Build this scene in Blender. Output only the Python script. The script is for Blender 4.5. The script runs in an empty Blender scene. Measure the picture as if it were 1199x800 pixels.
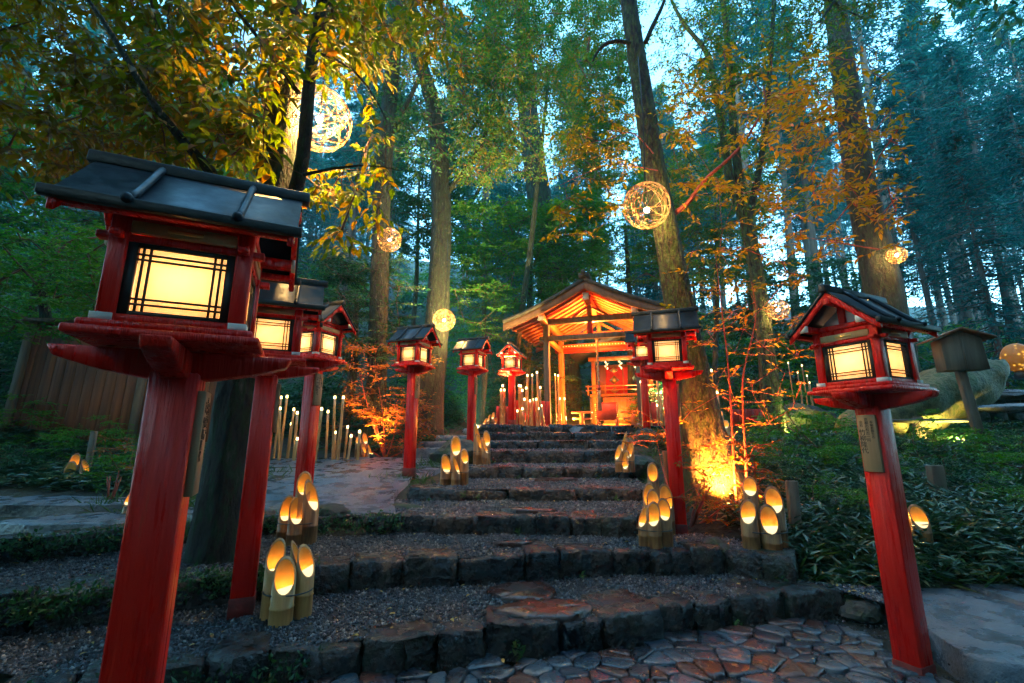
import bpy, math, random
import numpy as np
from mathutils import Vector, Matrix
R = math.radians
rng = np.random.default_rng(7)
random.seed(7)
C = bpy.context.scene.collection
sc = bpy.context.scene

# ------------------------------------------------------------------ camera numbers
F, CX, CY = 533.0, 599.5, 400.0
PITCH = R(11.9); SN, CS = math.sin(PITCH), math.cos(PITCH)
EYE = 1.12
def P(px, py, d):
    """point at forward distance d that the photo shows at px,py"""
    cx, cy = (px-CX)/F, (CY-py)/F
    s = d/(CS-cy*SN)
    return np.array([cx*s, d, EYE+s*(SN+cy*CS)])
def PZ(px, py, z):
    cx, cy = (px-CX)/F, (CY-py)/F
    s = (z-EYE)/(SN+cy*CS)
    return np.array([cx*s, s*(CS-cy*SN), z])

# ------------------------------------------------------------------ tagging
def tag(o, label=None, cat=None, group=None, kind=None):
    if label: o['label'] = label
    if cat: o['category'] = cat
    if group: o['group'] = group
    if kind: o['kind'] = kind
    return o
def thing(name, label, cat, loc=(0, 0, 0), rz=0, group=None):
    o = bpy.data.objects.new(name, None); C.objects.link(o)
    o.empty_display_size = .1
    o.location = [float(v) for v in loc]; o.rotation_euler = (0, 0, rz)
    return tag(o, label, cat, group)
def copy_tree(o, parent=None, mats=None):
    c = o.copy(); C.objects.link(c); c.parent = parent
    for ch in list(o.children): copy_tree(ch, c)
    return c

# ------------------------------------------------------------------ mesh builder
class MB:
    def __init__(s): s.v = []; s.f = []; s.n = 0
    def add(s, v, f):
        v = np.asarray(v, float).reshape(-1, 3)
        s.v.append(v); s.f.append((np.asarray(f, dtype=np.int64)+s.n) if isinstance(f, np.ndarray) else [[i+s.n for i in q] for q in f]); s.n += len(v)
        return s
    def box(s, c, d, rx=0, ry=0, rz=0, taper=(1, 1)):
        x, y, z = [k/2 for k in d]
        v = np.array([[-x,-y,-z],[x,-y,-z],[x,y,-z],[-x,y,-z],[-x*taper[0],-y*taper[1],z],[x*taper[0],-y*taper[1],z],[x*taper[0],y*taper[1],z],[-x*taper[0],y*taper[1],z]])
        m = np.array(Matrix.Rotation(rz,3,'Z') @ Matrix.Rotation(ry,3,'Y') @ Matrix.Rotation(rx,3,'X'))
        return s.add(v@m.T+np.array(c), [[0,3,2,1],[4,5,6,7],[0,1,5,4],[1,2,6,5],[2,3,7,6],[3,0,4,7]])
    def bar(s, a, b, w, h, up=(0, 0, 1)):
        a, b = np.array(a, float), np.array(b, float); d = b-a; d = d/np.linalg.norm(d)
        sd = np.cross(d, up); sd /= max(np.linalg.norm(sd), 1e-6); u = np.cross(sd, d)
        v = [p+sd*w/2*i+u*h/2*j for p in (a, b) for i, j in ((-1,-1),(1,-1),(1,1),(-1,1))]
        return s.add(v, [[0,1,2,3],[7,6,5,4],[0,4,5,1],[1,5,6,2],[2,6,7,3],[3,7,4,0]])
    def prism(s, poly, a, b, axis='y'):
        """2-D outline extruded between a and b; axis y: poly=(x,z); axis x: poly=(y,z); axis z: poly=(x,y)"""
        n = len(poly); v = []
        for t in (a, b):
            for p, q in poly:
                v.append({'y': (p, t, q), 'x': (t, p, q), 'z': (p, q, t)}[axis])
        f = [list(range(n))[::-1], list(range(n, 2*n))]+[[i, (i+1) % n, n+(i+1) % n, n+i] for i in range(n)]
        return s.add(v, f)
    def tube(s, path, rad, n=8, caps=True, noise=0, lobes=0):
        path = np.asarray(path, float); m = len(path)
        rad = np.broadcast_to(np.asarray(rad, float), (m,))
        t = np.gradient(path, axis=0); t /= np.linalg.norm(t, axis=1)[:, None]+1e-9
        ref = np.array([0, 1, 0.]) if abs(t[0][1]) < .8 else np.array([1., 0, 0])
        a = np.linspace(0, 2*math.pi, n, endpoint=False)
        rings = []
        ph = rng.uniform(0, 6.28, 3)
        for i in range(m):
            u = np.cross(t[i], ref); u /= np.linalg.norm(u)+1e-9; w = np.cross(t[i], u)
            rr = rad[i]*(1+(lobes*np.maximum(0, 1-i/3)*np.sin(a*5+ph[0]) if lobes else 0)+(noise*rng.normal(0, 1, n) if noise else 0))
            rings.append(path[i]+np.outer(np.cos(a)*rr, u)+np.outer(np.sin(a)*rr, w))
        v = np.concatenate(rings)
        i, j = np.meshgrid(np.arange(m-1), np.arange(n), indexing='ij'); i = i.ravel(); j = j.ravel(); k = (j+1) % n
        f = np.stack([i*n+j, i*n+k, (i+1)*n+k, (i+1)*n+j], 1)
        s.add(v, f)
        if caps and n >= 3:
            s.f.append([[s.n-m*n+q for q in range(n)][::-1], [s.n-n+q for q in range(n)]])
        return s
    def cyl(s, c, r, h, n=12, r2=None):
        return s.tube([c, (c[0], c[1], c[2]+h)], [r, r if r2 is None else r2], n)
    def ball(s, c, r, nu=12, nv=8, sq=(1, 1, 1)):
        v = []
        for i in range(nv+1):
            th = math.pi*i/nv
            for j in range(nu):
                a = 2*math.pi*j/nu; v.append((c[0]+sq[0]*r*math.sin(th)*math.cos(a), c[1]+sq[1]*r*math.sin(th)*math.sin(a), c[2]+sq[2]*r*math.cos(th)))
        f = [[i*nu+j, (i+1)*nu+j, (i+1)*nu+(j+1) % nu, i*nu+(j+1) % nu] for i in range(nv) for j in range(nu)]
        return s.add(v, f)
    def mesh(s, name, mat, smooth=False, off=None):
        me = bpy.data.meshes.new(name)
        v = np.concatenate(s.v)
        if off is not None: v = v-np.asarray(off, float)
        loops = []; tot = []
        for f in s.f:
            if isinstance(f, np.ndarray): loops.append(f.ravel()); tot.append(np.full(len(f), f.shape[1]))
            else:
                loops.append(np.array([i for q in f for i in q], dtype=np.int64)); tot.append(np.array([len(q) for q in f]))
        loops = np.concatenate(loops); tot = np.concatenate(tot)
        me.vertices.add(len(v)); me.vertices.foreach_set('co', v.ravel().astype(np.float32))
        me.loops.add(len(loops)); me.loops.foreach_set('vertex_index', loops.astype(np.int32))
        me.polygons.add(len(tot)); st = np.concatenate([[0], np.cumsum(tot)[:-1]])
        me.polygons.foreach_set('loop_start', st.astype(np.int32)); me.polygons.foreach_set('loop_total', tot.astype(np.int32))
        if smooth: me.polygons.foreach_set('use_smooth', np.ones(len(tot), dtype=bool))
        me.materials.append(mat)
        me.update(calc_edges=True); me.validate()
        return me
    def build(s, name, mat, parent=None, smooth=False, off=None, bevel=0):
        me = s.mesh(name, mat, smooth, off)
        o = bpy.data.objects.new(name, me); C.objects.link(o)
        if parent: o.parent = parent
        if bevel:
            b = o.modifiers.new('bevel', 'BEVEL'); b.width = bevel; b.segments = 1; b.limit_method = 'ANGLE'
        return o
def struct(mb, name, mat, **k): return tag(mb.build(name, mat, **k), kind='structure')

# ------------------------------------------------------------------ materials
def newmat(name):
    m = bpy.data.materials.new(name); m.use_nodes = True; nt = m.node_tree; nt.nodes.clear()
    out = nt.nodes.new('ShaderNodeOutputMaterial'); return m, nt, out
def N(nt, t, **k):
    n = nt.nodes.new(t)
    for a, b in k.items():
        if a.startswith('_'): setattr(n, a[1:], b)
        else: n.inputs[a.replace('__', ' ')].default_value = b
    return n
def ramp(nt, stops, src, interp='LINEAR'):
    r = nt.nodes.new('ShaderNodeValToRGB'); r.color_ramp.interpolation = interp
    e = r.color_ramp.elements
    while len(e) < len(stops): e.new(.5)
    for q, (p, c) in zip(e, stops): q.position = p; q.color = (*c, 1)
    nt.links.new(src, r.inputs[0]); return r
def surf(name, stops, scale=6, rough=.6, bump=.3, bscale=30, stretch=(1, 1, 1), detail=6, rr=None, spec=.5, coat=0, metal=0, bdist=.01, island=0):
    m, nt, out = newmat(name)
    tc = N(nt, 'ShaderNodeTexCoord'); mp = N(nt, 'ShaderNodeMapping'); mp.inputs['Scale'].default_value = stretch
    nt.links.new(tc.outputs['Object'], mp.inputs[0])
    oi = N(nt, 'ShaderNodeObjectInfo'); ad = N(nt, 'ShaderNodeVectorMath', _operation='ADD')
    sh = N(nt, 'ShaderNodeVectorMath', _operation='SCALE'); sh.inputs[0].default_value = (17, 31, 11)
    nt.links.new(oi.outputs['Random'], sh.inputs['Scale']); nt.links.new(mp.outputs[0], ad.inputs[0]); nt.links.new(sh.outputs[0], ad.inputs[1])
    n1 = N(nt, 'ShaderNodeTexNoise', Scale=scale, Detail=detail, Roughness=.62); nt.links.new(ad.outputs[0], n1.inputs['Vector'])
    fac = n1.outputs['Fac']
    if island:
        ge = N(nt, 'ShaderNodeNewGeometry'); mx = N(nt, 'ShaderNodeMix'); mx.inputs[0].default_value = island
        nt.links.new(fac, mx.inputs[2]); nt.links.new(ge.outputs['Random Per Island'], mx.inputs[3]); fac = mx.outputs[0]
    r = ramp(nt, stops, fac)
    b = N(nt, 'ShaderNodeBsdfPrincipled', Roughness=rough, Metallic=metal); b.inputs['Specular IOR Level'].default_value = spec
    b.inputs['Coat Weight'].default_value = coat; b.inputs['Coat Roughness'].default_value = .15
    nt.links.new(r.outputs[0], b.inputs['Base Color'])
    if rr:
        mr = N(nt, 'ShaderNodeMapRange'); mr.inputs['From Min'].default_value = .35; mr.inputs['From Max'].default_value = .65; mr.inputs['To Min'].default_value = rr[0]; mr.inputs['To Max'].default_value = rr[1]
        nt.links.new(n1.outputs['Fac'], mr.inputs['Value']); nt.links.new(mr.outputs[0], b.inputs['Roughness'])
    if bump:
        n2 = N(nt, 'ShaderNodeTexNoise', Scale=bscale, Detail=5, Roughness=.6); nt.links.new(ad.outputs[0], n2.inputs['Vector'])
        bp = N(nt, 'ShaderNodeBump', Strength=bump, Distance=bdist); nt.links.new(n2.outputs['Fac'], bp.inputs['Height']); nt.links.new(bp.outputs[0], b.inputs['Normal'])
    nt.links.new(b.outputs[0], out.inputs[0])
    return m
def leafmat(name, stops, trans=.35, rough=.42, tcol=None, spec=.4):
    m, nt, out = newmat(name)
    ge = N(nt, 'ShaderNodeNewGeometry')
    r = ramp(nt, stops, ge.outputs['Random Per Island'])
    b = N(nt, 'ShaderNodeBsdfPrincipled', Roughness=rough); b.inputs['Specular IOR Level'].default_value = spec
    t = N(nt, 'ShaderNodeBsdfTranslucent'); mx = N(nt, 'ShaderNodeMixShader'); mx.inputs[0].default_value = trans
    nt.links.new(r.outputs[0], b.inputs['Base Color'])
    hs = N(nt, 'ShaderNodeHueSaturation', Saturation=1.1, Value=1.5); nt.links.new(r.outputs[0], hs.inputs['Color']); nt.links.new(hs.outputs[0], t.inputs[0])
    nt.links.new(b.outputs[0], mx.inputs[1]); nt.links.new(t.outputs[0], mx.inputs[2]); nt.links.new(mx.outputs[0], out.inputs[0])
    return m
def emat(name, col, st, base=(.8, .7, .5), trans=0):
    m, nt, out = newmat(name)
    b = N(nt, 'ShaderNodeBsdfPrincipled', Roughness=.6); b.inputs['Base Color'].default_value = (*base, 1)
    b.inputs['Emission Color'].default_value = (*col, 1); b.inputs['Emission Strength'].default_value = st
    if trans:
        t = N(nt, 'ShaderNodeBsdfTranslucent'); t.inputs[0].default_value = (*base, 1)
        ad = N(nt, 'ShaderNodeAddShader'); nt.links.new(b.outputs[0], ad.inputs[0]); nt.links.new(t.outputs[0], ad.inputs[1]); nt.links.new(ad.outputs[0], out.inputs[0])
    else: nt.links.new(b.outputs[0], out.inputs[0])
    return m
M = {}
M['red'] = surf('vermilion_paint', [(.26, (.48, .002, .0006)), (.42, (.76, .005, .001)), (.64, (.80, .014, .003)), (.70, (.62, .04, .012)), (.735, (.18, .05, .03))], 14, .33, .9, 34, (1.6, 1.6, .12), rr=(.16, .5), coat=.05, spec=.35, bdist=.014)
M['redwood'] = surf('red_boards', [(.3, (.34, .010, .004)), (.7, (.52, .022, .008))], 8, .55, .4, 30, (1, 1, .15))
M['oldred'] = surf('weathered_red_foot', [(.3, (.06, .012, .008)), (.6, (.20, .012, .006)), (.8, (.08, .05, .03))], 14, .7, .6, 40)
M['roofmetal'] = surf('black_roof_sheet', [(.3, (.006, .008, .012)), (.52, (.018, .024, .034)), (.66, (.03, .034, .036)), (.74, (.035, .045, .02))], 9, .32, .25, 14, rr=(.3, .6), spec=.25, bdist=.004)
M['rooflead'] = surf('black_roof_edge', [(.3, (.010, .010, .010)), (.7, (.03, .028, .024))], 30, .55, .5, 90, bdist=.003)
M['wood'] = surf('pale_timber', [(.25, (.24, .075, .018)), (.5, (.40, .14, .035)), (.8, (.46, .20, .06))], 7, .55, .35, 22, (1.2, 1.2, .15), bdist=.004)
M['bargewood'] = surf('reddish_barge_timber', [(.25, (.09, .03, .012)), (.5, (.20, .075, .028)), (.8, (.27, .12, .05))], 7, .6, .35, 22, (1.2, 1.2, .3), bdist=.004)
M['greywood'] = surf('weathered_and_unlit_timber', [(.25, (.06, .045, .032)), (.5, (.13, .10, .07)), (.8, (.21, .17, .125))], 9, .7, .5, 26, (1.3, 1.3, .12), bdist=.006)  # also used on the porch front, where grey stands for unlit timber
M['darkwood'] = surf('dark_plank', [(.3, (.08, .026, .010)), (.7, (.26, .095, .035))], 8, .7, .5, 26, (2.5, 2.5, .12), bdist=.006)
M['plate'] = surf('name_board_wood', [(.3, (.26, .16, .08)), (.7, (.42, .29, .16))], 8, .6, .4, 30, (2, 2, .12), bdist=.002)
M['palewood'] = surf('pale_lintel_wood', [(.3, (.48, .32, .15)), (.7, (.66, .47, .24))], 8, .6, .4, 30, (2, 2, .12), bdist=.002)  # lightened to stand in for gold light missing under the eaves
M['white'] = surf('white_cap', [(.3, (.6, .58, .55)), (.7, (.78, .76, .72))], 20, .5, .2, 60)
M['black'] = surf('black_lattice', [(.3, (.012, .014, .012)), (.7, (.03, .032, .028))], 20, .5, .1, 60)
M['ink'] = surf('ink', [(.3, (.01, .008, .006)), (.7, (.02, .016, .012))], 20, .7, 0)
M['gold'] = surf('brass', [(.3, (.55, .35, .10)), (.7, (.75, .5, .18))], 20, .35, .1, metal=.8)
M['bark'] = surf('bark', [(.34, (.012, .009, .006)), (.46, (.05, .036, .024)), (.56, (.035, .05, .018)), (.66, (.11, .09, .065)), (.8, (.17, .17, .14))], 9, .85, 1.0, 22, (2.2, 2.2, .55), detail=10, bdist=.09)
M['barkdark'] = surf('dark_bark', [(.34, (.008, .006, .005)), (.48, (.035, .027, .020)), (.58, (.02, .045, .015)), (.68, (.07, .07, .05)), (.78, (.15, .16, .13))], 8, .85, 1.0, 20, (2, 2, .6), detail=10, bdist=.09)
M['barkmoss'] = surf('mossy_bark', [(.34, (.014, .010, .006)), (.46, (.06, .045, .02)), (.55, (.06, .10, .015)), (.66, (.12, .11, .05)), (.8, (.17, .18, .10))], 10, .85, 1.0, 24, (2, 2, .7), detail=10, bdist=.09)
M['cedarbark'] = surf('cedar_bark', [(.3, (.06, .045, .035)), (.7, (.16, .12, .10))], 4, .9, .8, 14, (3, 3, .25), bdist=.03)
M['twig'] = surf('twig', [(.3, (.07, .03, .018)), (.7, (.15, .07, .04))], 12, .7, .4, 60)
M['redtwig'] = surf('red_twig', [(.3, (.20, .03, .015)), (.7, (.32, .07, .04))], 12, .6, .4, 60)
M['bamboo'] = surf('dry_bamboo', [(.3, (.30, .14, .045)), (.55, (.56, .30, .10)), (.75, (.42, .24, .07))], 9, .38, .25, 40, (3, 3, .25), coat=.2, bdist=.002)
M['bamboodark'] = surf('old_bamboo_amber_lit', [(.3, (.09, .035, .014)), (.5, (.30, .14, .05)), (.62, (.42, .22, .08)), (.8, (.16, .08, .035))], 12, .45, .35, 40, (2, 2, .3), bdist=.003)  # warm tones put the amber glow of lit tube walls into the colour
M['bambooin'] = surf('bamboo_inside', [(.3, (.60, .30, .045)), (.7, (.72, .40, .07))], 14, .6, .2, 60)
M['wicker'] = surf('wicker', [(.3, (.17, .08, .022)), (.7, (.30, .16, .045))], 20, .5, .2, 60)
M['step'] = surf('step_stone', [(.30, (.003, .003, .004)), (.46, (.013, .012, .014)), (.58, (.040, .028, .022)), (.68, (.009, .017, .004)), (.80, (.07, .066, .064))], 9, .4, 1.0, 26, detail=10, rr=(.06, .42), spec=.6, bdist=.03, island=.22)
M['cobble'] = surf('cobble_stone', [(.22, (.010, .015, .024)), (.42, (.025, .038, .058)), (.5, (.075, .028, .02)), (.6, (.035, .024, .024)), (.72, (.05, .075, .10))], 6, .3, .7, 22, rr=(.14, .42), spec=.7, bdist=.012, island=.6)
M['slab'] = surf('wet_slab', [(.32, (.03, .04, .045)), (.42, (.075, .095, .12)), (.55, (.13, .16, .20)), (.63, (.18, .20, .22)), (.70, (.06, .07, .05))], 5, .35, 1, 34, detail=12, rr=(.12, .5), spec=.6, bdist=.02)
M['mosstone'] = surf('mossy_stone', [(.3, (.02, .022, .018)), (.48, (.05, .048, .04)), (.6, (.035, .055, .015)), (.8, (.06, .08, .03))], 5, .75, 1, 14, bdist=.03)
M['boat'] = surf('mossy_boat_rock', [(.32, (.02, .022, .010)), (.44, (.07, .075, .02)), (.52, (.16, .14, .06)), (.58, (.05, .075, .015)), (.8, (.10, .12, .03))], 5, .75, 1, 18, bdist=.03)
M['gravelbase'] = surf('gravel_bed', [(.3, (.006, .008, .010)), (.7, (.022, .026, .032))], 90, .6, 1, 120, bdist=.01)
M['gravel'] = surf('gravel_chips', [(.1, (.010, .014, .021)), (.5, (.036, .046, .064)), (.85, (.10, .11, .13)), (.97, (.26, .25, .24))], 3, .38, 0, rr=(.2, .5), spec=.6, island=1)
M['soil'] = surf('forest_floor', [(.3, (.010, .010, .006)), (.5, (.028, .026, .014)), (.62, (.025, .045, .014)), (.8, (.04, .055, .02))], 2.2, .9, 1, 9, bdist=.08)
M['cord'] = surf('cord', [(.3, (.01, .01, .01)), (.7, (.03, .03, .03))], 20, .6, 0)
M['rope'] = surf('straw_rope', [(.3, (.40, .22, .09)), (.7, (.62, .42, .2))], 40, .7, .6, 90)
M['paper'] = surf('shide_paper', [(.3, (.75, .75, .75)), (.7, (.85, .85, .82))], 20, .7, 0)
M['thatch'] = surf('bark_roof', [(.3, (.035, .022, .015)), (.7, (.10, .065, .045))], 14, .8, .8, 50, bdist=.01)
M['boxpaint'] = surf('offering_box_red', [(.3, (.28, .03, .012)), (.7, (.42, .07, .03))], 8, .5, .2, 30)
M['iron'] = surf('grey_housing', [(.3, (.02, .02, .022)), (.7, (.05, .05, .05))], 20, .5, .1)

WARM = (1, .50, .13)
M['pane'] = emat('paper_pane', (1, .66, .28), .016, (.92, .81, .58), 1)
M['bulb'] = emat('glowing_bulb', (1, .80, .45), 12)
M['tip'] = emat('glowing_tip', (1, .66, .20), 1.5)
M['ember'] = emat('lantern_glow_inside', (1, .74, .36), .13, (.8, .6, .3))
M['lens'] = emat('flood_lens', (1, .45, .1), 4)
M['dotlamp'] = emat('amber_globe', (1, .45, .03), .06, (.7, .4, .08))

m, nt, out = newmat('amber_globe_woven'); tc = N(nt, 'ShaderNodeTexCoord'); vo = N(nt, 'ShaderNodeTexVoronoi', Scale=13); nt.links.new(tc.outputs['Object'], vo.inputs['Vector'])
r_ = ramp(nt, [(.18, (1, .48, .05)), (.34, (.10, .03, .002))], vo.outputs['Distance']); b_ = N(nt, 'ShaderNodeBsdfPrincipled', Roughness=.6); b_.inputs['Base Color'].default_value = (.3, .15, .03, 1); b_.inputs['Emission Strength'].default_value = .12
nt.links.new(r_.outputs[0], b_.inputs['Emission Color']); nt.links.new(b_.outputs[0], out.inputs[0]); M['dotlamp'] = m
G1 = [(0, (.035, .075, .010)), (.5, (.075, .12, .014)), (.85, (.13, .145, .018)), (1, (.20, .13, .015))]
M['leaf_near'] = leafmat('broad_leaf_yellow_green', [(0, (.07, .12, .010)), (.45, (.12, .16, .010)), (.75, (.19, .16, .010)), (1, (.26, .11, .010))], .5)
M['leaf_orange'] = leafmat('broad_leaf_orange', [(0, (.10, .08, .010)), (.35, (.20, .10, .010)), (.6, (.12, .15, .012)), (1, (.26, .12, .012))], .5)
M['leaf_amber'] = leafmat('amber_leaf', [(0, (.28, .21, .014)), (.4, (.36, .23, .014)), (.75, (.38, .17, .010)), (1, (.16, .19, .015))], .45)
M['leaf_mix'] = leafmat('small_leaf_green', [(0, (.02, .10, .02)), (.5, (.05, .15, .018)), (.75, (.12, .16, .015)), (1, (.24, .12, .01))], .4)
M['leaf_green'] = leafmat('layered_leaf_green', [(0, (.03, .14, .018)), (.5, (.06, .19, .02)), (1, (.12, .20, .02))], .5)
M['leaf_dark'] = leafmat('dark_leaf', [(0, (.008, .05, .02)), (.6, (.02, .095, .03)), (1, (.05, .125, .025))], .3)
M['leaf_teal'] = leafmat('cedar_needle', [(0, (.003, .06, .062)), (.6, (.005, .095, .088)), (1, (.015, .125, .09))], .3, .6)
M['leaf_fire'] = leafmat('maple_leaf_orange', [(0, (.25, .10, .012)), (.5, (.30, .08, .01)), (1, (.16, .14, .015))], .45)
M['sasa'] = leafmat('bamboo_grass_leaf', [(0, (.010, .05, .028)), (.5, (.025, .09, .04)), (.82, (.05, .13, .045)), (.93, (.16, .17, .07)), (1, (.16, .10, .03))], .2, .28, spec=.9)
M['grass'] = leafmat('grass_blade', [(0, (.025, .08, .015)), (.7, (.05, .13, .02)), (1, (.09, .12, .03))], .3)
M['fallen'] = leafmat('fallen_leaf', [(0, (.40, .22, .04)), (.5, (.55, .38, .10)), (1, (.20, .08, .025))], .1)

# ------------------------------------------------------------------ lamps
def lamp(name, loc, e, col=WARM, r=.03, parent=None, kind='POINT', **k):
    l = bpy.data.lights.new(name, kind); l.energy = e*{'ball_light': 1.25, 'flood_beam': 1.3, 'porch_light': 2.3}.get(name, 1); l.color = col; l.shadow_soft_size = r
    for a, b in k.items(): setattr(l, a, b)
    o = bpy.data.objects.new(name, l); C.objects.link(o); o.location = [float(q) for q in loc]
    if parent: o.parent = parent
    return o
def aim(o, frm, to):
    d = Vector([float(b-a) for a, b in zip(frm, to)]); o.rotation_euler = d.to_track_quat('-Z', 'Y').to_euler()

# ------------------------------------------------------------------ ground
def sst(x, a, b):
    t = np.clip((x-a)/(b-a), 0, 1); return t*t*(3-2*t)
def G(x, y):
    x = np.asarray(x, float); y = np.asarray(y, float)
    mid = np.interp(y, [0, 2.7, 3.5, 4.1, 5, 6.1, 6.8, 7.7, 8.5, 9.4, 13, 16, 60, 160], [-.06, -.05, 0, .18, .33, .47, .62, .78, .92, 1.05, 1.30, 2.0, 17, 60])
    rt = np.interp(y, [0, 2.6, 3.3, 3.9, 6, 9, 12, 16, 60, 160], [-.1, -.1, .0, .34, .74, 1.28, 1.5, 2.2, 16, 55])
    lf = np.interp(y, [0, 2.7, 3.5, 4.1, 8.2, 9.5, 12, 16, 60, 160], [-.12, -.06, 0, .40, .73, .95, 1.5, 2.6, 20, 70])
    lf = lf+np.clip(-3.6-x, 0, 8)*.16*sst(y, 4.2, 7)+np.clip(-6-x, 0, 30)*.12*sst(y, 6, 12)
    a = sst(x, 1.25+.09*np.clip(y-4, 0, 9), 1.75+.09*np.clip(y-4, 0, 9))*(1-sst(y, 8.2, 9.2)*(1-sst(x, 3.1, 4.0))*(1-sst(y, 14, 18)))
    a = np.where(y < 3.5, sst(x, 2.0, 2.6), a)
    b = sst(-x, .9, 1.25)
    z = mid*(1-a)*(1-b)+rt*a+lf*b
    nz = (np.sin(x*1.7+y*.9)+np.sin(x*.8-y*2.1))*.02*sst(y, 4.5, 12)
    z = z+np.clip(-5-y, 0, 30)*.75  # unseen slope raised behind the viewpoint to cut light from there
    return z+nz
xs = np.concatenate([np.linspace(-90, -12, 26), np.arange(-11.8, 11.8, .16), np.linspace(12, 90, 26)])
ys = np.concatenate([np.linspace(-30, .5, 6), np.arange(.6, 16, .16), np.linspace(16.3, 60, 60), np.linspace(62, 86, 8)])
XX, YY = np.meshgrid(xs, ys, indexing='ij'); ZZ = G(XX, YY)+rng.normal(0, .008, XX.shape)*(YY < 14)
ni, nj = XX.shape; idx = np.arange(ni*nj).reshape(ni, nj)
g = MB(); g.add(np.stack([XX, YY, ZZ], -1).reshape(-1, 3), np.stack([idx[:-1, :-1], idx[1:, :-1], idx[1:, 1:], idx[:-1, 1:]], -1).reshape(-1, 4))
struct(g, 'ground', M['soil'], smooth=True)

# ------------------------------------------------------------------ rough stones
def rough_stone(mb, poly, z0, z1, bev=.02, tilt=.01, jit=.006, sub=3, rd=.2):
    """irregular slab: outline (x,y) -> rounded, jittered, top slightly domed and tilted"""
    p = np.array(poly, float)
    for _ in range(2):
        q = np.roll(p, -1, 0); p = np.stack([p*(1-rd)+q*rd, p*rd+q*(1-rd)], 1).reshape(-1, 2)
    n = len(p); c = p.mean(0); tx, ty = rng.normal(0, tilt, 2)
    def ring(s, z, j): 
        r = c+(p-c)*s+rng.normal(0, j, p.shape)
        return np.column_stack([r, z+(r[:, 0]-c[0])*tx+(r[:, 1]-c[1])*ty+rng.normal(0, j*.5, n)])
    size = np.abs(p-c).max(); k = 1-bev/size
    V = [ring(1.0, z0, 0), ring(1.02, z0*.45+z1*.55, jit), ring(1.0, z1-bev*.8, jit), ring(k, z1, jit*.6), ring(k*.6, z1+bev*.12, jit*.6)]
    v = np.concatenate(V+[np.array([[c[0], c[1], z1+bev*.15]])])
    f = [[i*n+j, i*n+(j+1) % n, (i+1)*n+(j+1) % n, (i+1)*n+j] for i in range(4) for j in range(n)]+[[4*n+j, 4*n+(j+1) % n, 5*n] for j in range(n)]
    mb.add(v, f)
def resample(line, step):
    line = np.array(line); d = np.linalg.norm(np.diff(line, axis=0), axis=1); s = np.concatenate([[0], np.cumsum(d)])
    out = [0.]
    while out[-1] < s[-1]-step*.5: out.append(out[-1]+step*random.uniform(.6, 1.45))
    out = np.clip(out, 0, s[-1])
    return np.stack([np.interp(out, s, line[:, k]) for k in range(line.shape[1])], 1)
def edge_row(mb, line, z0, z1, depth, step):
    q = resample(line, step)
    for i in range(len(q)-1):
        a, b = q[i], q[i+1]; t = (b-a)/np.linalg.norm(b-a); nrm = np.array([-t[1], t[0]])
        dd = depth*random.uniform(.6, 1.4); g_ = .002; o1, o2, o3 = np.random.uniform(-.05, .04, 3)
        mid = (a+b)/2
        poly = [a+t*g_+nrm*o1, mid+nrm*(o2-.01), b-t*g_+nrm*o1, b-t*(g_+random.uniform(0, .04))+nrm*dd, mid+nrm*dd*1.12, a+t*(g_+random.uniform(0, .04))+nrm*dd*.95]
        rough_stone(mb, poly, z0-.04, z1+random.uniform(-.018, .016), .014, .022, .011, rd=.10)
np.random.seed(3)
E = {}
Z = [0, .14, .32, .47, .60, .75, .93, 1.06, 1.20, 1.36]
def pz(pts, z): return [PZ(x, y, z)[:2] for x, y in pts]
E[1] = pz([(-200, 850), (60, 800), (180, 775), (400, 752), (570, 734), (680, 728), (780, 712), (860, 700), (985, 690)], Z[1])
E[2] = pz([(-240, 735), (0, 702), (240, 672), (380, 660), (480, 655), (571, 651), (635, 647), (741, 643), (848, 641), (930, 652)], Z[2])
E[3] = pz([(-150, 648), (100, 625), (230, 612), (300, 605), (435, 604), (618, 604), (745, 607)], Z[3])
E[4] = [(-1.10, 4.95), (.3, 5.0), (1.45, 4.9)]
E[5] = [(-.66, 6.05), (.5, 6.1), (1.6, 6.05)]
E[6] = [(-.50, 6.8), (.5, 6.83), (1.78, 6.8)]
E[7] = [(-.46, 7.7), (.7, 7.73), (2.0, 7.7)]
E[8] = [(-.45, 8.5), (.7, 8.5), (2.15, 8.45)]
E[9] = [(-.78, 9.3), (1, 9.3), (3.4, 9.25)]
for k in range(1, 10):
    st = MB(); edge_row(st, E[k], Z[k-1], Z[k], .27 if k < 4 else .3, .40 if k < 4 else .75)
    o = struct(st, 'stone_step', M['step'], smooth=False)
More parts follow.
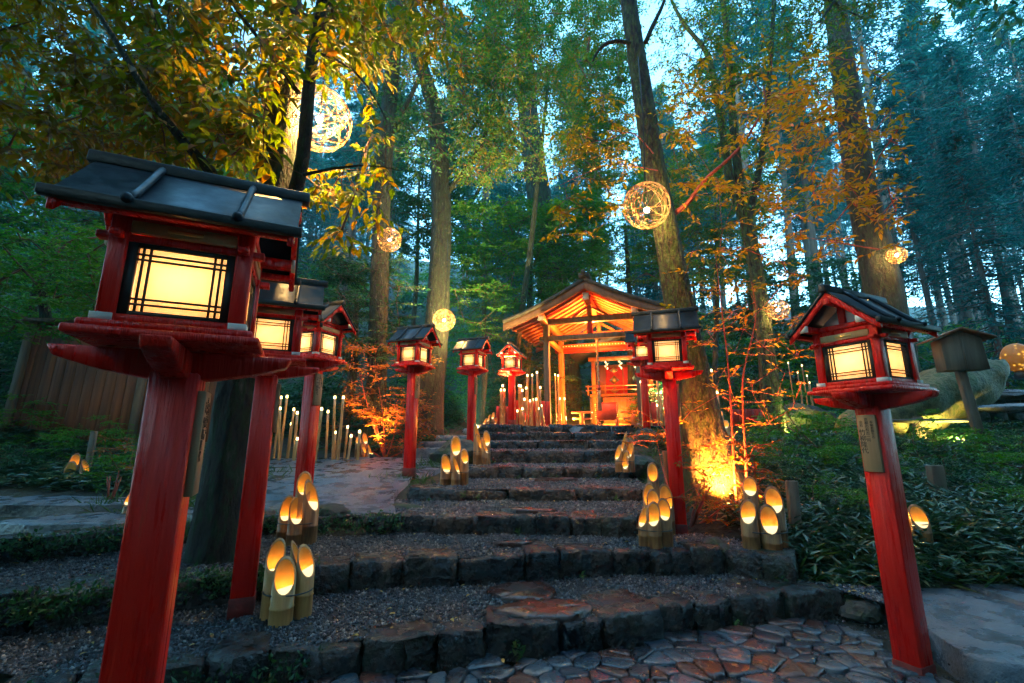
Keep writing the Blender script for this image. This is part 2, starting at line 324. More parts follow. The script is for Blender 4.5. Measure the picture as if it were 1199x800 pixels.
# gravel treads: sheets behind each edge
def strip(mb, la, lb, za, zb, n=24):
    la, lb = np.array(la), np.array(lb)
    t = np.linspace(0, 1, n)
    def rs(l):
        d = np.concatenate([[0], np.cumsum(np.linalg.norm(np.diff(l, axis=0), axis=1))]); d /= d[-1]
        return np.stack([np.interp(t, d, l[:, k]) for k in range(2)], 1)
    a, b = rs(la), rs(lb)
    rows = [np.column_stack([a*(1-u)+b*u, np.full(n, za*(1-u)+zb*u)]) for u in np.linspace(0, 1, 6)]
    v = np.concatenate(rows); f = [[i*n+j, i*n+j+1, (i+1)*n+j+1, (i+1)*n+j] for i in range(5) for j in range(n-1)]
    mb.add(v, f); return rows
treads = []
for k in range(1, 9):
    a = [(x, y+.05) for x, y in E[k]]
    if k == 1: b = [(-5, 3.2)]+[(x, y+.06) for x, y in E[2][2:]]+[(2.4, 3.3)]; a = [(-4.0, 2.6)]+a[1:]+[(2.3, 3.0)]
    elif k == 2: b = [(x, y+.06) for x, y in E[3]]+[(1.75, 4.1)]
    elif k == 3: b = [(-1.2, 5.0)]+[(x, y+.06) for x, y in E[4]]; a = [q for q in a if q[0] > -1.3]
    else: b = [(x, y+.06) for x, y in E[k+1]]
    t_ = MB(); rows = strip(t_, a, b, Z[k]-.018, Z[k]+.005); struct(t_, 'gravel_tread', M['gravelbase']); treads.append((rows, k))
# loose gravel chips
octv = np.array([[1,0,0],[-1,0,0],[0,1,0],[0,-1,0],[0,0,1],[0,0,-1]], float); octf = np.array([[0,2,4],[2,1,4],[1,3,4],[3,0,4],[2,0,5],[1,2,5],[3,1,5],[0,3,5]])
def chips(mb, pos, size):
    n = len(pos); s = size[:, None, None]*rng.uniform(.5, 1.3, (n, 1, 3))
    A = rng.normal(0, 1, (n, 3, 3)); Q, _ = np.linalg.qr(A)
    v = np.einsum('nij,kj->nki', Q, octv)*1.0; v = v*s; v += rng.normal(0, .12, v.shape)*size[:, None, None]
    v = v+pos[:, None, :]
    f = (octf[None]+(np.arange(n)*6)[:, None, None]).reshape(-1, 3); mb.add(v.reshape(-1, 3), f)
def on_rows(rows, n):
    A = np.array(rows); m = A.shape[0]-1; k = A.shape[1]-1
    # weight cells by area
    i = rng.integers(0, m, n*2); j = rng.integers(0, k, n*2); u, w = rng.random(n*2)[:, None], rng.random(n*2)[:, None]
    p = (A[i, j]*(1-u)+A[i+1, j]*u)*(1-w)+(A[i, j+1]*(1-u)+A[i+1, j+1]*u)*w
    return p[:n]
gv = MB()
for rows, k in treads:
    n = [0, 21000, 15000, 5000, 3000, 2000, 1200, 900, 700][k]
    p = on_rows(rows, n); p[:, 2] += .004
    chips(gv, p, rng.uniform(.0045, .0125, n)*(1 if k < 3 else 1.3))
x = rng.uniform(-1.6, 3.6, 12000); y = rng.uniform(1.3, 3.3, 12000); k = (y < np.interp(x, [q[0] for q in E[1]], [q[1] for q in E[1]])-.03); chips(gv, np.column_stack([x, y, np.full(12000, -.006)])[k], rng.uniform(.003, .007, int(k.sum())))
tag(gv.build('gravel', M['gravel']), 'dark wet gravel chips covering the stair treads', 'gravel', kind='stuff')
# top platform
pf = MB(); pf.add([(-.78, 9.35, 1.345), (3.9, 9.3, 1.345), (4.6, 16.2, 1.47), (-1.2, 16.2, 1.47), (-.78, 9.35, .9), (3.9, 9.3, .9), (4.6, 16.2, .9), (-1.2, 16.2, .9)], [[0,1,2,3],[0,4,5,1],[1,5,6,2],[2,6,7,3],[3,7,4,0]])
struct(pf, 'shrine_platform', M['slab'])

# flagstones lying on treads
def flag(name, px, z, w, d, label, n=6):
    c = PZ(px[0], px[1], z); m = MB()
    poly = [(math.cos(a)*w*random.uniform(.75, 1.1), math.sin(a)*d*random.uniform(.75, 1.1)) for a in [2*math.pi*i/n+random.uniform(-.2, .2) for i in range(n)]]
    rough_stone(m, poly, -.05, .012, .008, .012, .006, rd=.06)
    o = m.build(name, M['cobble']); o.location = [float(v) for v in c]
    return tag(o, label, 'flagstone', 'flagstones set into the gravel treads')
flag('flagstone', (610, 693), .15, .30, .20, 'bluish wet flagstone in the gravel behind the lowest step')
flag('flagstone', (640, 713), .15, .34, .15, 'largest wet flagstone at the front edge of the lowest step, tinged orange')
flag('flagstone', (600, 636), .33, .17, .09, 'small reddish flagstone on the second gravel tread')
flag('flagstone', (620, 597), .48, .30, .10, 'ochre flagstone on the third gravel tread')
flag('flagstone', (648, 561), .62, .40, .09, 'long flat flagstone on the fourth gravel tread')

# ------------------------------------------------------------------ cobbles (Voronoi cells)
def clip(poly, m, n):
    out = []
    for i in range(len(poly)):
        a, b = poly[i], poly[(i+1) % len(poly)]; da, db = np.dot(a-m, n), np.dot(b-m, n)
        if da <= 0: out.append(a)
        if da*db < 0: out.append(a+(b-a)*da/(da-db))
    return out
pts = []
while len(pts) < 760:
    p = np.array([random.uniform(-1.6, 3.6), random.uniform(1.3, 3.4)])
    rmin = .045+.085*random.random()**2
    if all(np.hypot(*(p-q)) > rmin for q in pts): pts.append(p)
pts = np.array(pts)
pool = []
cob = MB()
e1 = np.array(E[1])
for i, p in enumerate(pts):
    ylim = np.interp(p[0], e1[:, 0], e1[:, 1])
    if p[1] > ylim-.03 and p[0] < e1[-1][0]: continue
    if p[0] > 2.05 and p[1] > 2.25: continue
    d = np.linalg.norm(pts-p, axis=1); nb = np.argsort(d)[1:18]
    poly = [p+np.array(q) for q in ((-.3, -.3), (.3, -.3), (.3, .3), (-.3, .3))]
    for j in nb:
        m = (p+pts[j])/2; nn = (pts[j]-p)/d[j]; poly = clip(poly, m-nn*.0035, nn)
        if len(poly) < 3: break
    if len(poly) >= 3: rough_stone(cob, poly, -.06, random.uniform(-.004, .008), .007, .025, .0025, rd=.14)
struct(cob, 'cobbled_path', M['cobble'])

# patio left of the steps and low path slabs
pat = MB()
def patz(y): return .455+.083*(y-4.1)
oul = [(-3.1, 4.16), (-1.0, 4.16), (-1.25, 5.0), (-1.3, 6.2), (-1.0, 6.9), (-1.3, 7.9), (-2.4, 8.15), (-4.2, 7.9), (-4.5, 7.3), (-4.0, 6.2), (-3.3, 5.4)]
n = len(oul); pat.add([(x, y, patz(y)) for x, y in oul]+[(x, y, patz(y)-.3) for x, y in oul], [list(range(n))]+[[i, n+i, n+(i+1) % n, (i+1) % n] for i in range(n)])
struct(pat, 'patio', M['slab'])
sl = MB()
rough_stone(sl, [(2.15, 2.35), (3.05, 2.22), (3.25, 2.8), (3.1, 3.72), (2.5, 3.5)], -.2, .095, .012, .01, .012, rd=.08)
rough_stone(sl, [(3.08, 2.22), (4.3, 2.3), (4.2, 3.0), (4.4, 3.7), (3.14, 3.75), (3.29, 2.8)], -.2, .105, .012, .008, .012, rd=.08)
rough_stone(sl, [(4.34, 2.3), (5.6, 2.6), (5.8, 3.8), (4.45, 3.7), (4.25, 3.0)], -.2, .09, .012, .008, .012, rd=.08)
rough_stone(sl, [(2.25, 1.5), (3.9, 1.2), (4.5, 2.3), (3.3, 2.17), (2.2, 2.28)], -.2, -.0, .03, .0, .008)
rough_stone(sl, [(4.4, 4.0), (5.2, 3.95), (5.6, 4.3), (4.7, 4.5)], -.0, .42, .02, .02, .012)
rough_stone(sl, [(-7.5, 4.5), (-4.6, 4.35), (-3.4, 4.45), (-3.9, 4.95), (-5.5, 5.1), (-7.5, 5.6)], .2, .515, .012, .0, .012)
rough_stone(sl, [(-4.2, 3.75), (-2.95, 3.8), (-3.0, 4.3), (-4.0, 4.3)], .2, .46, .012, .0, .012)
for (a, b, z) in ((8.3, 8.7, .93), (8.8, 9.3, 1.04), (9.4, 10.1, 1.16), (10.6, 11.6, 1.32)):
    o_ = (a-8.3)*.35
    rough_stone(sl, [(-2.0+o_, a), (-.95+o_*.6, a), (-.85+o_*.6, b), (-1.9+o_, b)], z-.2, z, .03, .0, .008)
struct(sl, 'stone_path', M['slab'])

# ------------------------------------------------------------------ rocks
def rock(name, loc, size, label, mat='mosstone', grp=None, sub=3, nz=.22, cat='rock'):
    import bmesh
    bm = bmesh.new(); bmesh.ops.create_icosphere(bm, subdivisions=sub, radius=1)
    from mathutils import noise
    off = Vector(rng.uniform(-50, 50, 3))
    for v in bm.verts:
        f = 1+nz*1.6*noise.noise(v.co*1.3+off)+nz*.6*noise.noise(v.co*3.5+off); v.co = Vector((v.co.x*size[0], v.co.y*size[1], v.co.z*size[2]))*f
    me = bpy.data.meshes.new(name); bm.to_mesh(me); bm.free(); me.materials.append(M[mat])
    o = bpy.data.objects.new(name, me); C.objects.link(o); o.location = [float(v) for v in loc]
    return tag(o, label, cat, grp)
for px, d, s, lab in [((470, 590), 4.6, (.3, .16, .10), 'low mossy rock at the right corner of the patio beside the steps'),
                      ((838, 640), 3.75, (.16, .12, .10), 'mossy rock right of the tied bamboo lanterns by the red post'),
                      ((748, 600), 4.35, (.22, .2, .13), 'rounded mossy rock behind the bamboo lanterns right of the steps'),
                      ((388, 600), 4.25, (.16, .12, .08), 'small mossy rock right of the four bamboo lanterns on the patio edge'),
                      ((540, 515), 7.6, (.42, .35, .22), 'dark boulder left of the upper steps behind the red posts'),
                      ((752, 545), 6.2, (.22, .2, .16), 'mossy stone right of the middle steps'),
                      ((760, 520), 7.6, (.25, .2, .16), 'dark stone right of the upper steps near the platform'),
                      ((215, 690), 3.0, (.22, .16, .10), 'mossy rock at the foot of the big left tree'),
                      ((1000, 655), 3.2, (.12, .1, .07), 'small wet rock at the end of the lowest step')]:
    q = P(px[0], px[1], d); rock('rock', (q[0], d, float(G(q[0], d))+s[2]*.3+.03), s, lab)

# ------------------------------------------------------------------ red post lanterns
def text_mesh(name, s, size, mat, parent, loc, rot, label=None):
    cu = bpy.data.curves.new(name, 'FONT'); cu.body = s; cu.size = size; cu.align_x = 'CENTER'; cu.space_line = .95; cu.extrude = .0006
    t = bpy.data.objects.new(name, cu); C.objects.link(t)
    bpy.context.view_layer.update()
    me = bpy.data.meshes.new_from_object(t.evaluated_get(bpy.context.evaluated_depsgraph_get()))
    bpy.data.objects.remove(t); me.name = name; me.materials.clear(); me.materials.append(M[mat])
    o = bpy.data.objects.new(name, me); C.objects.link(o); o.parent = parent; o.location = loc; o.rotation_euler = rot
    return o
roofprof = [(0, 2.0), (.045, 1.962), (.10, 1.906), (.15, 1.857), (.195, 1.815), (.238, 1.778)]
def make_lantern(label, post=1.36, board=None):
    t = thing('post_lantern', label, 'lantern', group='red post lanterns along the stairs')
    dz = post-1.36
    m = MB(); m.box((0, 0, post/2-.05), (.12, .12, post+.1)); m.build('post', M['red'], t, bevel=.006)
    m = MB(); m.box((0, 0, .035), (.128, .128, .13)); m.build('foot_sleeve', M['oldred'], t, bevel=.004)
    def hb(mb, name, mat, parent=t, **k):
        o = mb.build(name, M[mat], parent, **k)
        if parent is t: o.location.z = dz
        return o
    # boat-shaped cross beams
    m = MB(); m.prism([(-.30, 1.425), (-.285, 1.395), (-.20, 1.368), (-.08, 1.345), (.08, 1.345), (.20, 1.368), (.285, 1.395), (.30, 1.425)], -.036, .036, 'y')
    m2 = MB(); m2.prism([(-.30, 1.422), (-.285, 1.392), (-.20, 1.365), (-.08, 1.342), (.08, 1.342), (.20, 1.365), (.285, 1.392), (.30, 1.422)], -.034, .034, 'x')
    hb(m, 'bracket_beam', 'red', bevel=.004); hb(m2, 'bracket_beam', 'red', bevel=.004)
    m = MB(); m.box((0, 0, 1.440), (.43, .43, .022)); m.box((0, 0, 1.462), (.39, .39, .02)); hb(m, 'platform', 'red', bevel=.004)
    # body frame
    m = MB()
    for sx in (-1, 1):
        for sy in (-1, 1): m.box((sx*.148, sy*.148, 1.625), (.042, .042, .31), taper=(1, 1))
    for s in (-1, 1):
        m.box((0, s*.148, 1.484), (.262, .034, .024)); m.box((s*.148, 0, 1.484), (.034, .262, .024))
        m.box((0, s*.148, 1.712), (.40, .030, .020)); m.box((s*.148, 0, 1.712), (.028, .398, .020))
        m.box((0, s*.148, 1.772), (.256, .03, .022)); m.box((s*.148, 0, 1.772), (.028, .256, .022))
    hb(m, 'body_frame', 'red', bevel=.003)
    for k in range(4):
        a = k*math.pi/2
        w = MB(); w.box((0, -.146, 1.598), (.205, .003, .182))
        win = w.build('window', M['pane'], t); win.rotation_euler.z = a; win.location.z = dz
        l = MB()
        for s in (-1, 1):
            l.box((s*.116, -.150, 1.598), (.022, .016, .205)); l.box((0, -.150, 1.598+s*.0965), (.21, .016, .012))
            for q in (.076, .092): l.box((s*q, -.1515, 1.598), (.0058, .006, .182))
            for q in (.056, .071): l.box((0, -.1535, 1.598+s*q), (.21, .004, .0058))
        l.build('lattice', M['black'], win)
        b = MB(); b.box((0, -.162, 1.742), (.25, .014, .036)); bo = b.build('lintel_board', M['palewood'], t, bevel=.002); bo.rotation_euler.z = a; bo.location.z = dz
        b = MB(); b.box((0, -.171, 1.742), (.085, .006, .012)); b.build('slot_plate', M['gold'], bo, bevel=.002)
    for sx in (-1, 1):
        for sy in (-1, 1):
            c = MB(); c.box((sx*.153, sy*.153, 1.482), (.046, .046, .024)); hb(c, 'corner_cap', 'white')
    # eave beams and gable
    m = MB()
    for s in (-1, 1):
        m.box((0, s*.148, 1.800), (.53, .04, .034)); m.box((s*.148, 0, 1.800), (.036, .30, .030))
        m.box((s*.15, 0, 1.875), (.028, .035, .12)); m.box((0, s*.207, 1.768), (.54, .03, .02))
    m.box((0, 0, 1.93), (.57, .036, .034))
    for s in (-1, 1):      # raking boards at the gable ends
        for q in (-1, 1):
            pr = [(q*y, z-.018) for y, z in roofprof]; lo = [(q*y, z-.062+.01*(y/.238)) for y, z in roofprof]
            m.prism(pr+lo[::-1], s*.268-.009, s*.268+.009, 'x')
    hb(m, 'eave_beam', 'red', bevel=.003)
    for s in (-1, 1):
        c = MB(); c.prism([(-.125, 1.818), (.125, 1.818), (0, 1.915)], s*.140-.006, s*.140+.006, 'x'); hb(c, 'gable_panel', 'white')
        for q in (-1, 1):
            c = MB(); c.box((s*.270, q*.148, 1.800), (.012, .042, .036)); hb(c, 'beam_cap', 'white')
    # roof: two concave slopes, ridge, battens
    m = MB()
    for q in (-1, 1):
        top = [(q*y, z) for y, z in roofprof]; bot = [(q*y, z-.016) for y, z in roofprof]
        m.prism(top+bot[::-1], -.283, .283, 'x')
    rf = hb(m, 'roof', 'roofmetal', smooth=False)
    m = MB(); m.prism([(-.022, 1.985), (.022, 1.985), (.016, 2.025), (-.016, 2.025)], -.305, .305, 'x'); m.build('ridge', M['rooflead'], rf, bevel=.003)
    for q in (-1, 1):
        m = MB(); m.box((0, q*.240, 1.774), (.595, .022, .028)); m.build('eave_edge', M['rooflead'], rf, bevel=.003)
        for x in (-.12, .13):
            m = MB(); m.tube([(x, q*(y+.004), z+.008) for y, z in roofprof], .011, 8); m.ball((x, q*.250, 1.786), .015, 8, 6); m.build('roof_batten', M['roofmetal'], rf, smooth=True)
    if board:
        b = MB(); b.box((.071, 0, post-.20), (.022, .088, .30)); bo = b.build('name_board', M['plate'], t, bevel=.002)
        cols = board if isinstance(board, list) else []
        for (s, size, y, z) in cols: text_mesh('lettering', '\n'.join(s), size, 'ink', bo, (.0826, y, post-.20+z), (R(90), 0, R(90)))
    return t
TXT = [('奉納者御芳名', .0165, .026, .105), ('京都の有志一同', .019, .002, .118), ('竹柳隆代', .034, -.024, .045), ('会社', .018, -.024, .105)]
def place_lantern(x, y, z, deg, label, post=1.36, board=TXT, e=.08):
    t = make_lantern(label, post, board); t.location = (x, y, z); t.rotation_euler.z = R(deg)
    lamp('lantern_bulb_light', (0, 0, post+.25), e, (1, .80, .52), .012, t)
    return t
place_lantern(-1.0, 1.36, -.055, 25, 'nearest and largest red post lantern with black roof, left edge foreground')
place_lantern(-1.54, 2.85, .14, 24, 'second red post lantern on the left, partly hidden behind the nearest lantern')
place_lantern(-1.93, 4.4, .41, -21, 'red post lantern standing behind the four cut bamboo lanterns on the patio edge')
place_lantern(-1.35, 6.2, .63, -22, 'red post lantern at the patio edge left of the clustered bamboo on the steps')
place_lantern(-.70, 8.0, .85, -21, 'red post lantern with blue-black roof directly left of the upper steps')
place_lantern(0.0, 9.45, 1.37, -107, 'smallest red lantern on a short post beside the bamboo poles left of the shrine', 1.02, None)
place_lantern(1.455, 4.2, .29, -19, 'red post lantern right of the steps by the glowing tree base')
place_lantern(2.42, 8.3, 1.06, -19, 'red post lantern half hidden behind another lantern at the shrine column', 1.36, None)
place_lantern(2.0, 2.55, -.07, 205, 'large red post lantern in the right foreground with lettered name board')

# ------------------------------------------------------------------ cut bamboo lanterns
def bamboo_tube(r, h, alpha, face, base, lean=(0, 0), node=.55):
    """hollow tube, slanted cut with the opening facing angle `face`; returns outer, inner, glow meshes"""
    n = 20; a = np.linspace(0, 2*math.pi, n, endpoint=False); ta = math.tan(alpha)
    def top(rad): return h-ta*(np.cos(a-face)*rad+r)          # highest at the back
    ax = lambda z: np.array([base[0]+lean[0]*z, base[1]+lean[1]*z])
    def ring(rad, zz):
        zz = np.broadcast_to(zz, a.shape); return np.column_stack([base[0]+lean[0]*zz+np.cos(a)*rad, base[1]+lean[1]*zz+np.sin(a)*rad, zz])
    ri = r*.80
    zl = top(r).min()
    o = MB(); zs = [-.04, zl*node-.006, zl*node, zl*node+.006]
    V = [ring(r, zs[0]), ring(r*.99, zs[1]), ring(r*1.05, zs[2]), ring(r*.98, zs[3]), ring(r*.96, top(r*.96)), ring(ri, top(ri))]
    f = [[i*n+j, i*n+(j+1) % n, (i+1)*n+(j+1) % n, (i+1)*n+j] for i in range(5) for j in range(n)]
    o.add(np.concatenate(V), f)
    zi = top(ri).min()-r*.15
    inn = MB(); V = [ring(ri, top(ri)-.0015), ring(ri, zi)]
    inn.add(np.concatenate(V), [[(j+1) % n, j, n+j, n+(j+1) % n] for j in range(n)])
    gl = MB(); sp = random.choice([.55, .9, 1.1, 1.3]); aa = face+random.uniform(-.15, .15)+np.linspace(-sp, sp, 13); rg = ri*.97; zg = h-ta*(np.cos(aa-face)*rg+r)-r*.22
    gl.add(np.column_stack([base[0]+lean[0]*zg+np.cos(aa)*rg, base[1]+lean[1]*zg+np.sin(aa)*rg, zg]), [list(range(13))])
    pl = ring(ri*.98, zi); gl.add(pl, [list(range(n))])
    return o, inn, gl, (base[0]+lean[0]*zi, base[1]+lean[1]*zi, zi+r*.5)
def cluster(px, d, z, spec, label, face=None, mat='bamboodark', e=.015):
    q = P(px, 500, d); q[0] = (px-CX)/F*(d*CS+(z-EYE)*SN)
    t = thing('bamboo_lantern', label, 'bamboo lantern', (q[0], d, z), 0, 'cut bamboo lanterns glowing beside the path')
    f0 = math.atan2(-d, -q[0]) if face is None else R(face)
    for (dx, dy, r, h, al, df) in spec:
        r *= random.uniform(.98, 1.22); al += random.uniform(-5, 2); h *= random.uniform(.84, .96); dx *= 1.12; dy *= 1.12
        o, i, g_, lc = bamboo_tube(r, h, R(al), f0+R(df), (dx, dy))
        tb = o.build('bamboo_tube', M[mat], t, smooth=True)
        i.build('inner_wall', M['bambooin'], tb, smooth=True); g_.build('candle_glow', M['ember'], tb)
        lamp('candle_light', lc, e*(r/.055)**2, (1, .50, .12), .01, tb)
    zt = min(s[3] for s in spec)*.35
    b = MB(); xs_ = [s[0] for s in spec]; ys_ = [s[1] for s in spec]; rr = max(s[2] for s in spec)
    cx, cy = np.mean(xs_), np.mean(ys_)
    rx, ry = (max(xs_)-min(xs_))/2+rr*1.08, (max(ys_)-min(ys_))/2+rr*1.08
    an = np.linspace(0, 2*math.pi, 25)
    b.tube([(cx+rx*math.cos(k), cy+ry*math.sin(k), zt) for k in an], .004, 5, caps=False); b.build('binding_wire', M['iron'], t)
    return t
cluster(328, 2.78, .15, [(-.065, .03, .052, .43, 62, -15), (.02, -.035, .052, .36, 63, 5), (.085, .05, .045, .38, 62, 30), (.03, .085, .045, .42, 64, 70)], 'pale bamboo lantern cluster on the lowest tread beside the second post', mat='bamboo')
cluster(347, 3.80, .33, [(-.08, -.01, .058, .40, 60, -12), (.005, .035, .055, .60, 62, 0), (.01, -.055, .055, .40, 63, 6), (.085, -.01, .055, .50, 64, 42)], 'mossy bamboo lantern cluster standing in front of the patio lantern post')
cluster(532, 5.4, .61, [(-.09, 0, .052, .37, 64, 20), (0, .06, .055, .62, 68, 5), (.02, -.05, .05, .36, 68, 60), (.10, .0, .05, .42, 64, 12)], 'bamboo lantern cluster with a pointed centre on the fourth step')
cluster(563, 6.6, .79, [(-.05, 0, .05, .62, 72, 50), (-.02, -.07, .05, .44, 70, 50), (.07, .0, .05, .46, 64, 10), (.05, -.08, .05, .40, 70, 60)], 'bamboo lantern cluster leaning against the post left of the steps')
cluster(732, 5.9, .74, [(-.07, 0, .045, .33, 68, -40), (0, .05, .05, .52, 70, -70), (.06, -.02, .05, .38, 68, -30), (0, -.05, .045, .26, 66, -20)], 'bamboo lantern cluster on the right end of the middle steps')
cluster(768, 3.72, .33, [(-.075, .0, .042, .29, 65, -40), (-.015, -.03, .055, .34, 63, -8), (.07, .0, .05, .35, 62, 6), (.02, .07, .05, .46, 63, 0)], 'front bamboo lantern cluster at the foot of the red post right of the steps')
cluster(772, 4.08, .36, [(-.06, .0, .052, .44, 62, -6), (.065, .0, .052, .43, 62, 8), (.0, .08, .045, .58, 62, 0)], 'taller bamboo lantern cluster right behind the one at the red post')
cluster(896, 3.66, .31, [(-.10, -.02, .062, .40, 60, -10), (-.02, .08, .058, .58, 58, 0), (.02, -.05, .058, .35, 62, 6), (.11, .03, .062, .50, 58, 6)], 'bamboo lantern cluster of four wide tubes beside the weathered stake')
cluster(1070, 3.75, .38, [(-.06, .0, .055, .26, 60, -10), (.05, -.01, .055, .25, 60, 20)], 'pair of low bamboo lanterns in the undergrowth behind the right red post')
cluster(85, 5.5, float(G(-5.1, 5.5))-.02, [(-.07, .05, .05, .40, 60, -10), (-.01, -.04, .052, .27, 60, 0), (.10, .0, .045, .32, 64, 45)], 'small bamboo lantern cluster far left below the plank wall')
cluster(159, 4.3, float(G(-3.6, 4.3)), [(-.07, .0, .045, .30, 66, -50), (.03, -.03, .045, .28, 66, -50), (.04, .06, .045, .44, 66, -40)], 'bamboo lantern cluster among grasses just left of the nearest red post')
cluster(424, 8.4, .80, [(-.09, .05, .05, .40, 60, 0), (.0, .09, .05, .44, 64, 30), (.02, .0, .045, .26, 66, 50), (.12, .0, .045, .24, 68, 55)], 'bamboo lantern cluster at the patio end below the glowing maple')
cluster(574, 9.6, 1.36, [(-.10, .0, .035, .18, 66, -50), (-.03, .0, .035, .26, 66, -50), (.05, .0, .04, .30, 66, -20), (.10, .02, .035, .2, 66, -20)], 'tiny bamboo lantern cluster at the left corner of the shrine platform')
cluster(846, 7.6, float(G(3.45, 7.6)), [(.0, .0, .055, .62, 50, 0), (.01, -.12, .055, .40, 50, 0)], 'bamboo lantern of two round openings beyond the glowing tree', mat='bamboo')

# ------------------------------------------------------------------ thin bamboo poles with a light on top
def pole_light(px, py, d, zb, where, grp, th=1):
    q = P(px, py, d); h = q[2]-zb
    t = thing('bamboo_pole_light', where, 'pole light', (q[0], d, zb), 0, grp)
    r = .021*th*random.uniform(.8, 1.15); m = MB(); lx, ly = np.random.normal(0, .022, 2)
    k = max(2, int(h/.16)); zs = []; rs = []
    for i in range(k+1):
        z0 = h*i/k; zs += [z0, z0+.012, z0+.02]; rs += [r*1.0, r*1.14, r*.97]
    zs = zs[:-2]; rs = rs[:-2]
    zs[0] = -.05
    m.tube([(lx*(1-z/h), ly*(1-z/h), z) for z in zs], rs, 8); m.build('pole', M['bamboo'], t, smooth=True)
    m = MB(); m.cyl((0, 0, h), r*.85, .045, 8, r*.7); m.build('lamp_tip', M['tip'], t)
    return t
GL = [(292, 464), (285, 504), (310, 510), (319, 498), (329, 467), (328, 480), (336, 466), (344, 481), (348, 485), (341, 498), (348, 515.5), (376.5, 480.5), (384, 483.5), (392, 467), (402, 467), (399, 496.5), (407, 501.5), (392.5, 508), (411, 512), (421, 507), (301, 488), (365, 490)]
for i, (x, y) in enumerate(GL):
    d = 7.85+random.uniform(-.25, .25)*.8; q = P(x, y, d)
    pole_light(x, y, d, patz(d)-.01 if i > 0 else patz(d), 'thin bamboo pole light in the row across the back of the patio', 'bamboo pole lights behind the patio')
GS = [(208,385),(193,422),(222,422),(197,492),(347,385),(362,388),(374,425),(418,297),(459,295),(500,272),(408,405),(527,400),(393,500),(440,513),(464,503),(493,500),(376,582),(333,600),(536,555),(519,580)]
for x, y in GS: pole_light(560+x/7.27, 400+y/7.27, 9.75+random.uniform(-.15, .2), 1.36, 'thin bamboo pole light clustered on the platform left of the shrine', 'bamboo pole lights left of the shrine')
for x, y in [(650, 440), (653.5, 441), (655.5, 468), (661, 468)]: pole_light(x, y, 11.25+random.uniform(0, .3), 1.36, 'bamboo pole light standing between the two left shrine columns', 'bamboo pole lights inside the shrine')
for x, y in [(692,540),(762,530),(792,527),(778,585),(793,612),(762,640),(725,652)]: pole_light(560+x/3.637, 300+y/3.637, 9.9+random.uniform(-.1, .2), 1.36, 'bamboo pole light on the platform right of the shrine column', 'bamboo pole lights right of the shrine')
for x, y in [(822, 431), (826, 435), (833, 435.5), (833, 460), (840, 461)]: pole_light(x, y, 8.0, float(G(3.4, 8.0)), 'bamboo pole light in the undergrowth right of the big leaning tree', 'bamboo pole lights beyond the leaning tree')
for x, y in [(923, 426), (939, 429), (934, 437), (945, 441), (937, 449), (942, 451), (948, 449)]: pole_light(x, y, 12.3+random.uniform(-.3, .3), float(G(7.6, 12.3)), 'tiny far bamboo pole light behind the mossy rock', 'far bamboo pole lights in the forest', .6)

# ------------------------------------------------------------------ hanging wicker ball lamps
def wicker_ball(px, py, d, rpx, e, label, cord=1.6, rings=22, lowbulb=0):
    q = P(px, py, d); zc = d*CS+(q[2]-EYE)*SN; r = rpx/F*zc
    t = thing('wicker_ball_lamp', label, 'hanging lamp', q, 0, 'wicker ball lamps hung among the trees')
    m = MB(); a = np.linspace(0, 2*math.pi, 37)
    for k in range(rings):
        nn = rng.normal(0, 1, 3); nn /= np.linalg.norm(nn); u = np.cross(nn, [.3, .2, .9]); u /= np.linalg.norm(u); w = np.cross(nn, u)
        o_ = nn*r*rng.uniform(-.35, .35); s = math.sqrt(max(r*r-np.dot(o_, o_), .01*r))
        m.tube(o_+np.outer(np.cos(a), u)*s*rng.uniform(.97, 1.02)+np.outer(np.sin(a), w)*s, max(.0028, r*.009), 5, caps=False)
    m.build('wicker_frame', M['wicker'], t, smooth=True)
    b = MB(); b.ball((0, 0, -lowbulb*r), .028 if r > .15 else .018, 10, 8); b.build('bulb', M['bulb'], t, smooth=True)
    b = MB(); b.tube([(0, 0, -lowbulb*r+.03), (0.004, 0, r*.6), (0, 0, r), (.03, .01, r+cord*.5), (.02, .01, r+cord)], .006, 5); b.build('cord', M['cord'], t)
    lamp('ball_light', (0, 0, -lowbulb*r), e, (1, .58, .17), .03, t)
    return t
wicker_ball(374, 140, 3.5, 36, 125, 'large wicker ball lamp glowing behind the slim trunk among the near leaves')
wicker_ball(757, 241, 4.35, 27, 26, 'wicker ball lamp glowing in front of the big leaning tree trunk', lowbulb=.2)
wicker_ball(456, 281, 8.5, 14, 24, 'wicker ball lamp hanging against the trunk above the left lanterns')
wicker_ball(520, 375, 9.2, 13, 60, 'wicker ball lamp hanging low beside the trunk left of the shrine')
wicker_ball(1050, 299, 8.2, 10, 22, 'small wicker ball lamp beside the thick trunk above the right lantern')
wicker_ball(911, 363, 7.7, 12, 14, 'small wicker ball lamp beside the mossy forked tree on the right')

# ------------------------------------------------------------------ floodlights: tree uplights, plus added ones for leaves and gable
def flood(loc, to, e, col, label, ang=100, vis=True):
    t = thing('ground_floodlight', label, 'floodlight', loc, 0, 'small floodlights hidden in the undergrowth')
    d = np.array(to, float)-np.array(loc, float); d /= np.linalg.norm(d)
    p0 = np.array([0, 0, .09])
    m = MB(); m.tube([p0-d*.05, p0, p0+d*.03], [.025, .04, .045], 12); m.build('housing', M['iron'], t)
    m = MB(); m.tube([p0+d*.031, p0+d*.034], .038, 12); m.build('glass', M['lens'], t)
    m = MB(); m.tube([(0, 0, -.04), (0, 0, .06)], .008, 6); m.build('stake', M['iron'], t)
    l = lamp('flood_beam', p0+d*.06, e, col, .04, t, 'SPOT', spot_size=R(ang), spot_blend=.6); aim(l, (0, 0, 0), d)
    return t

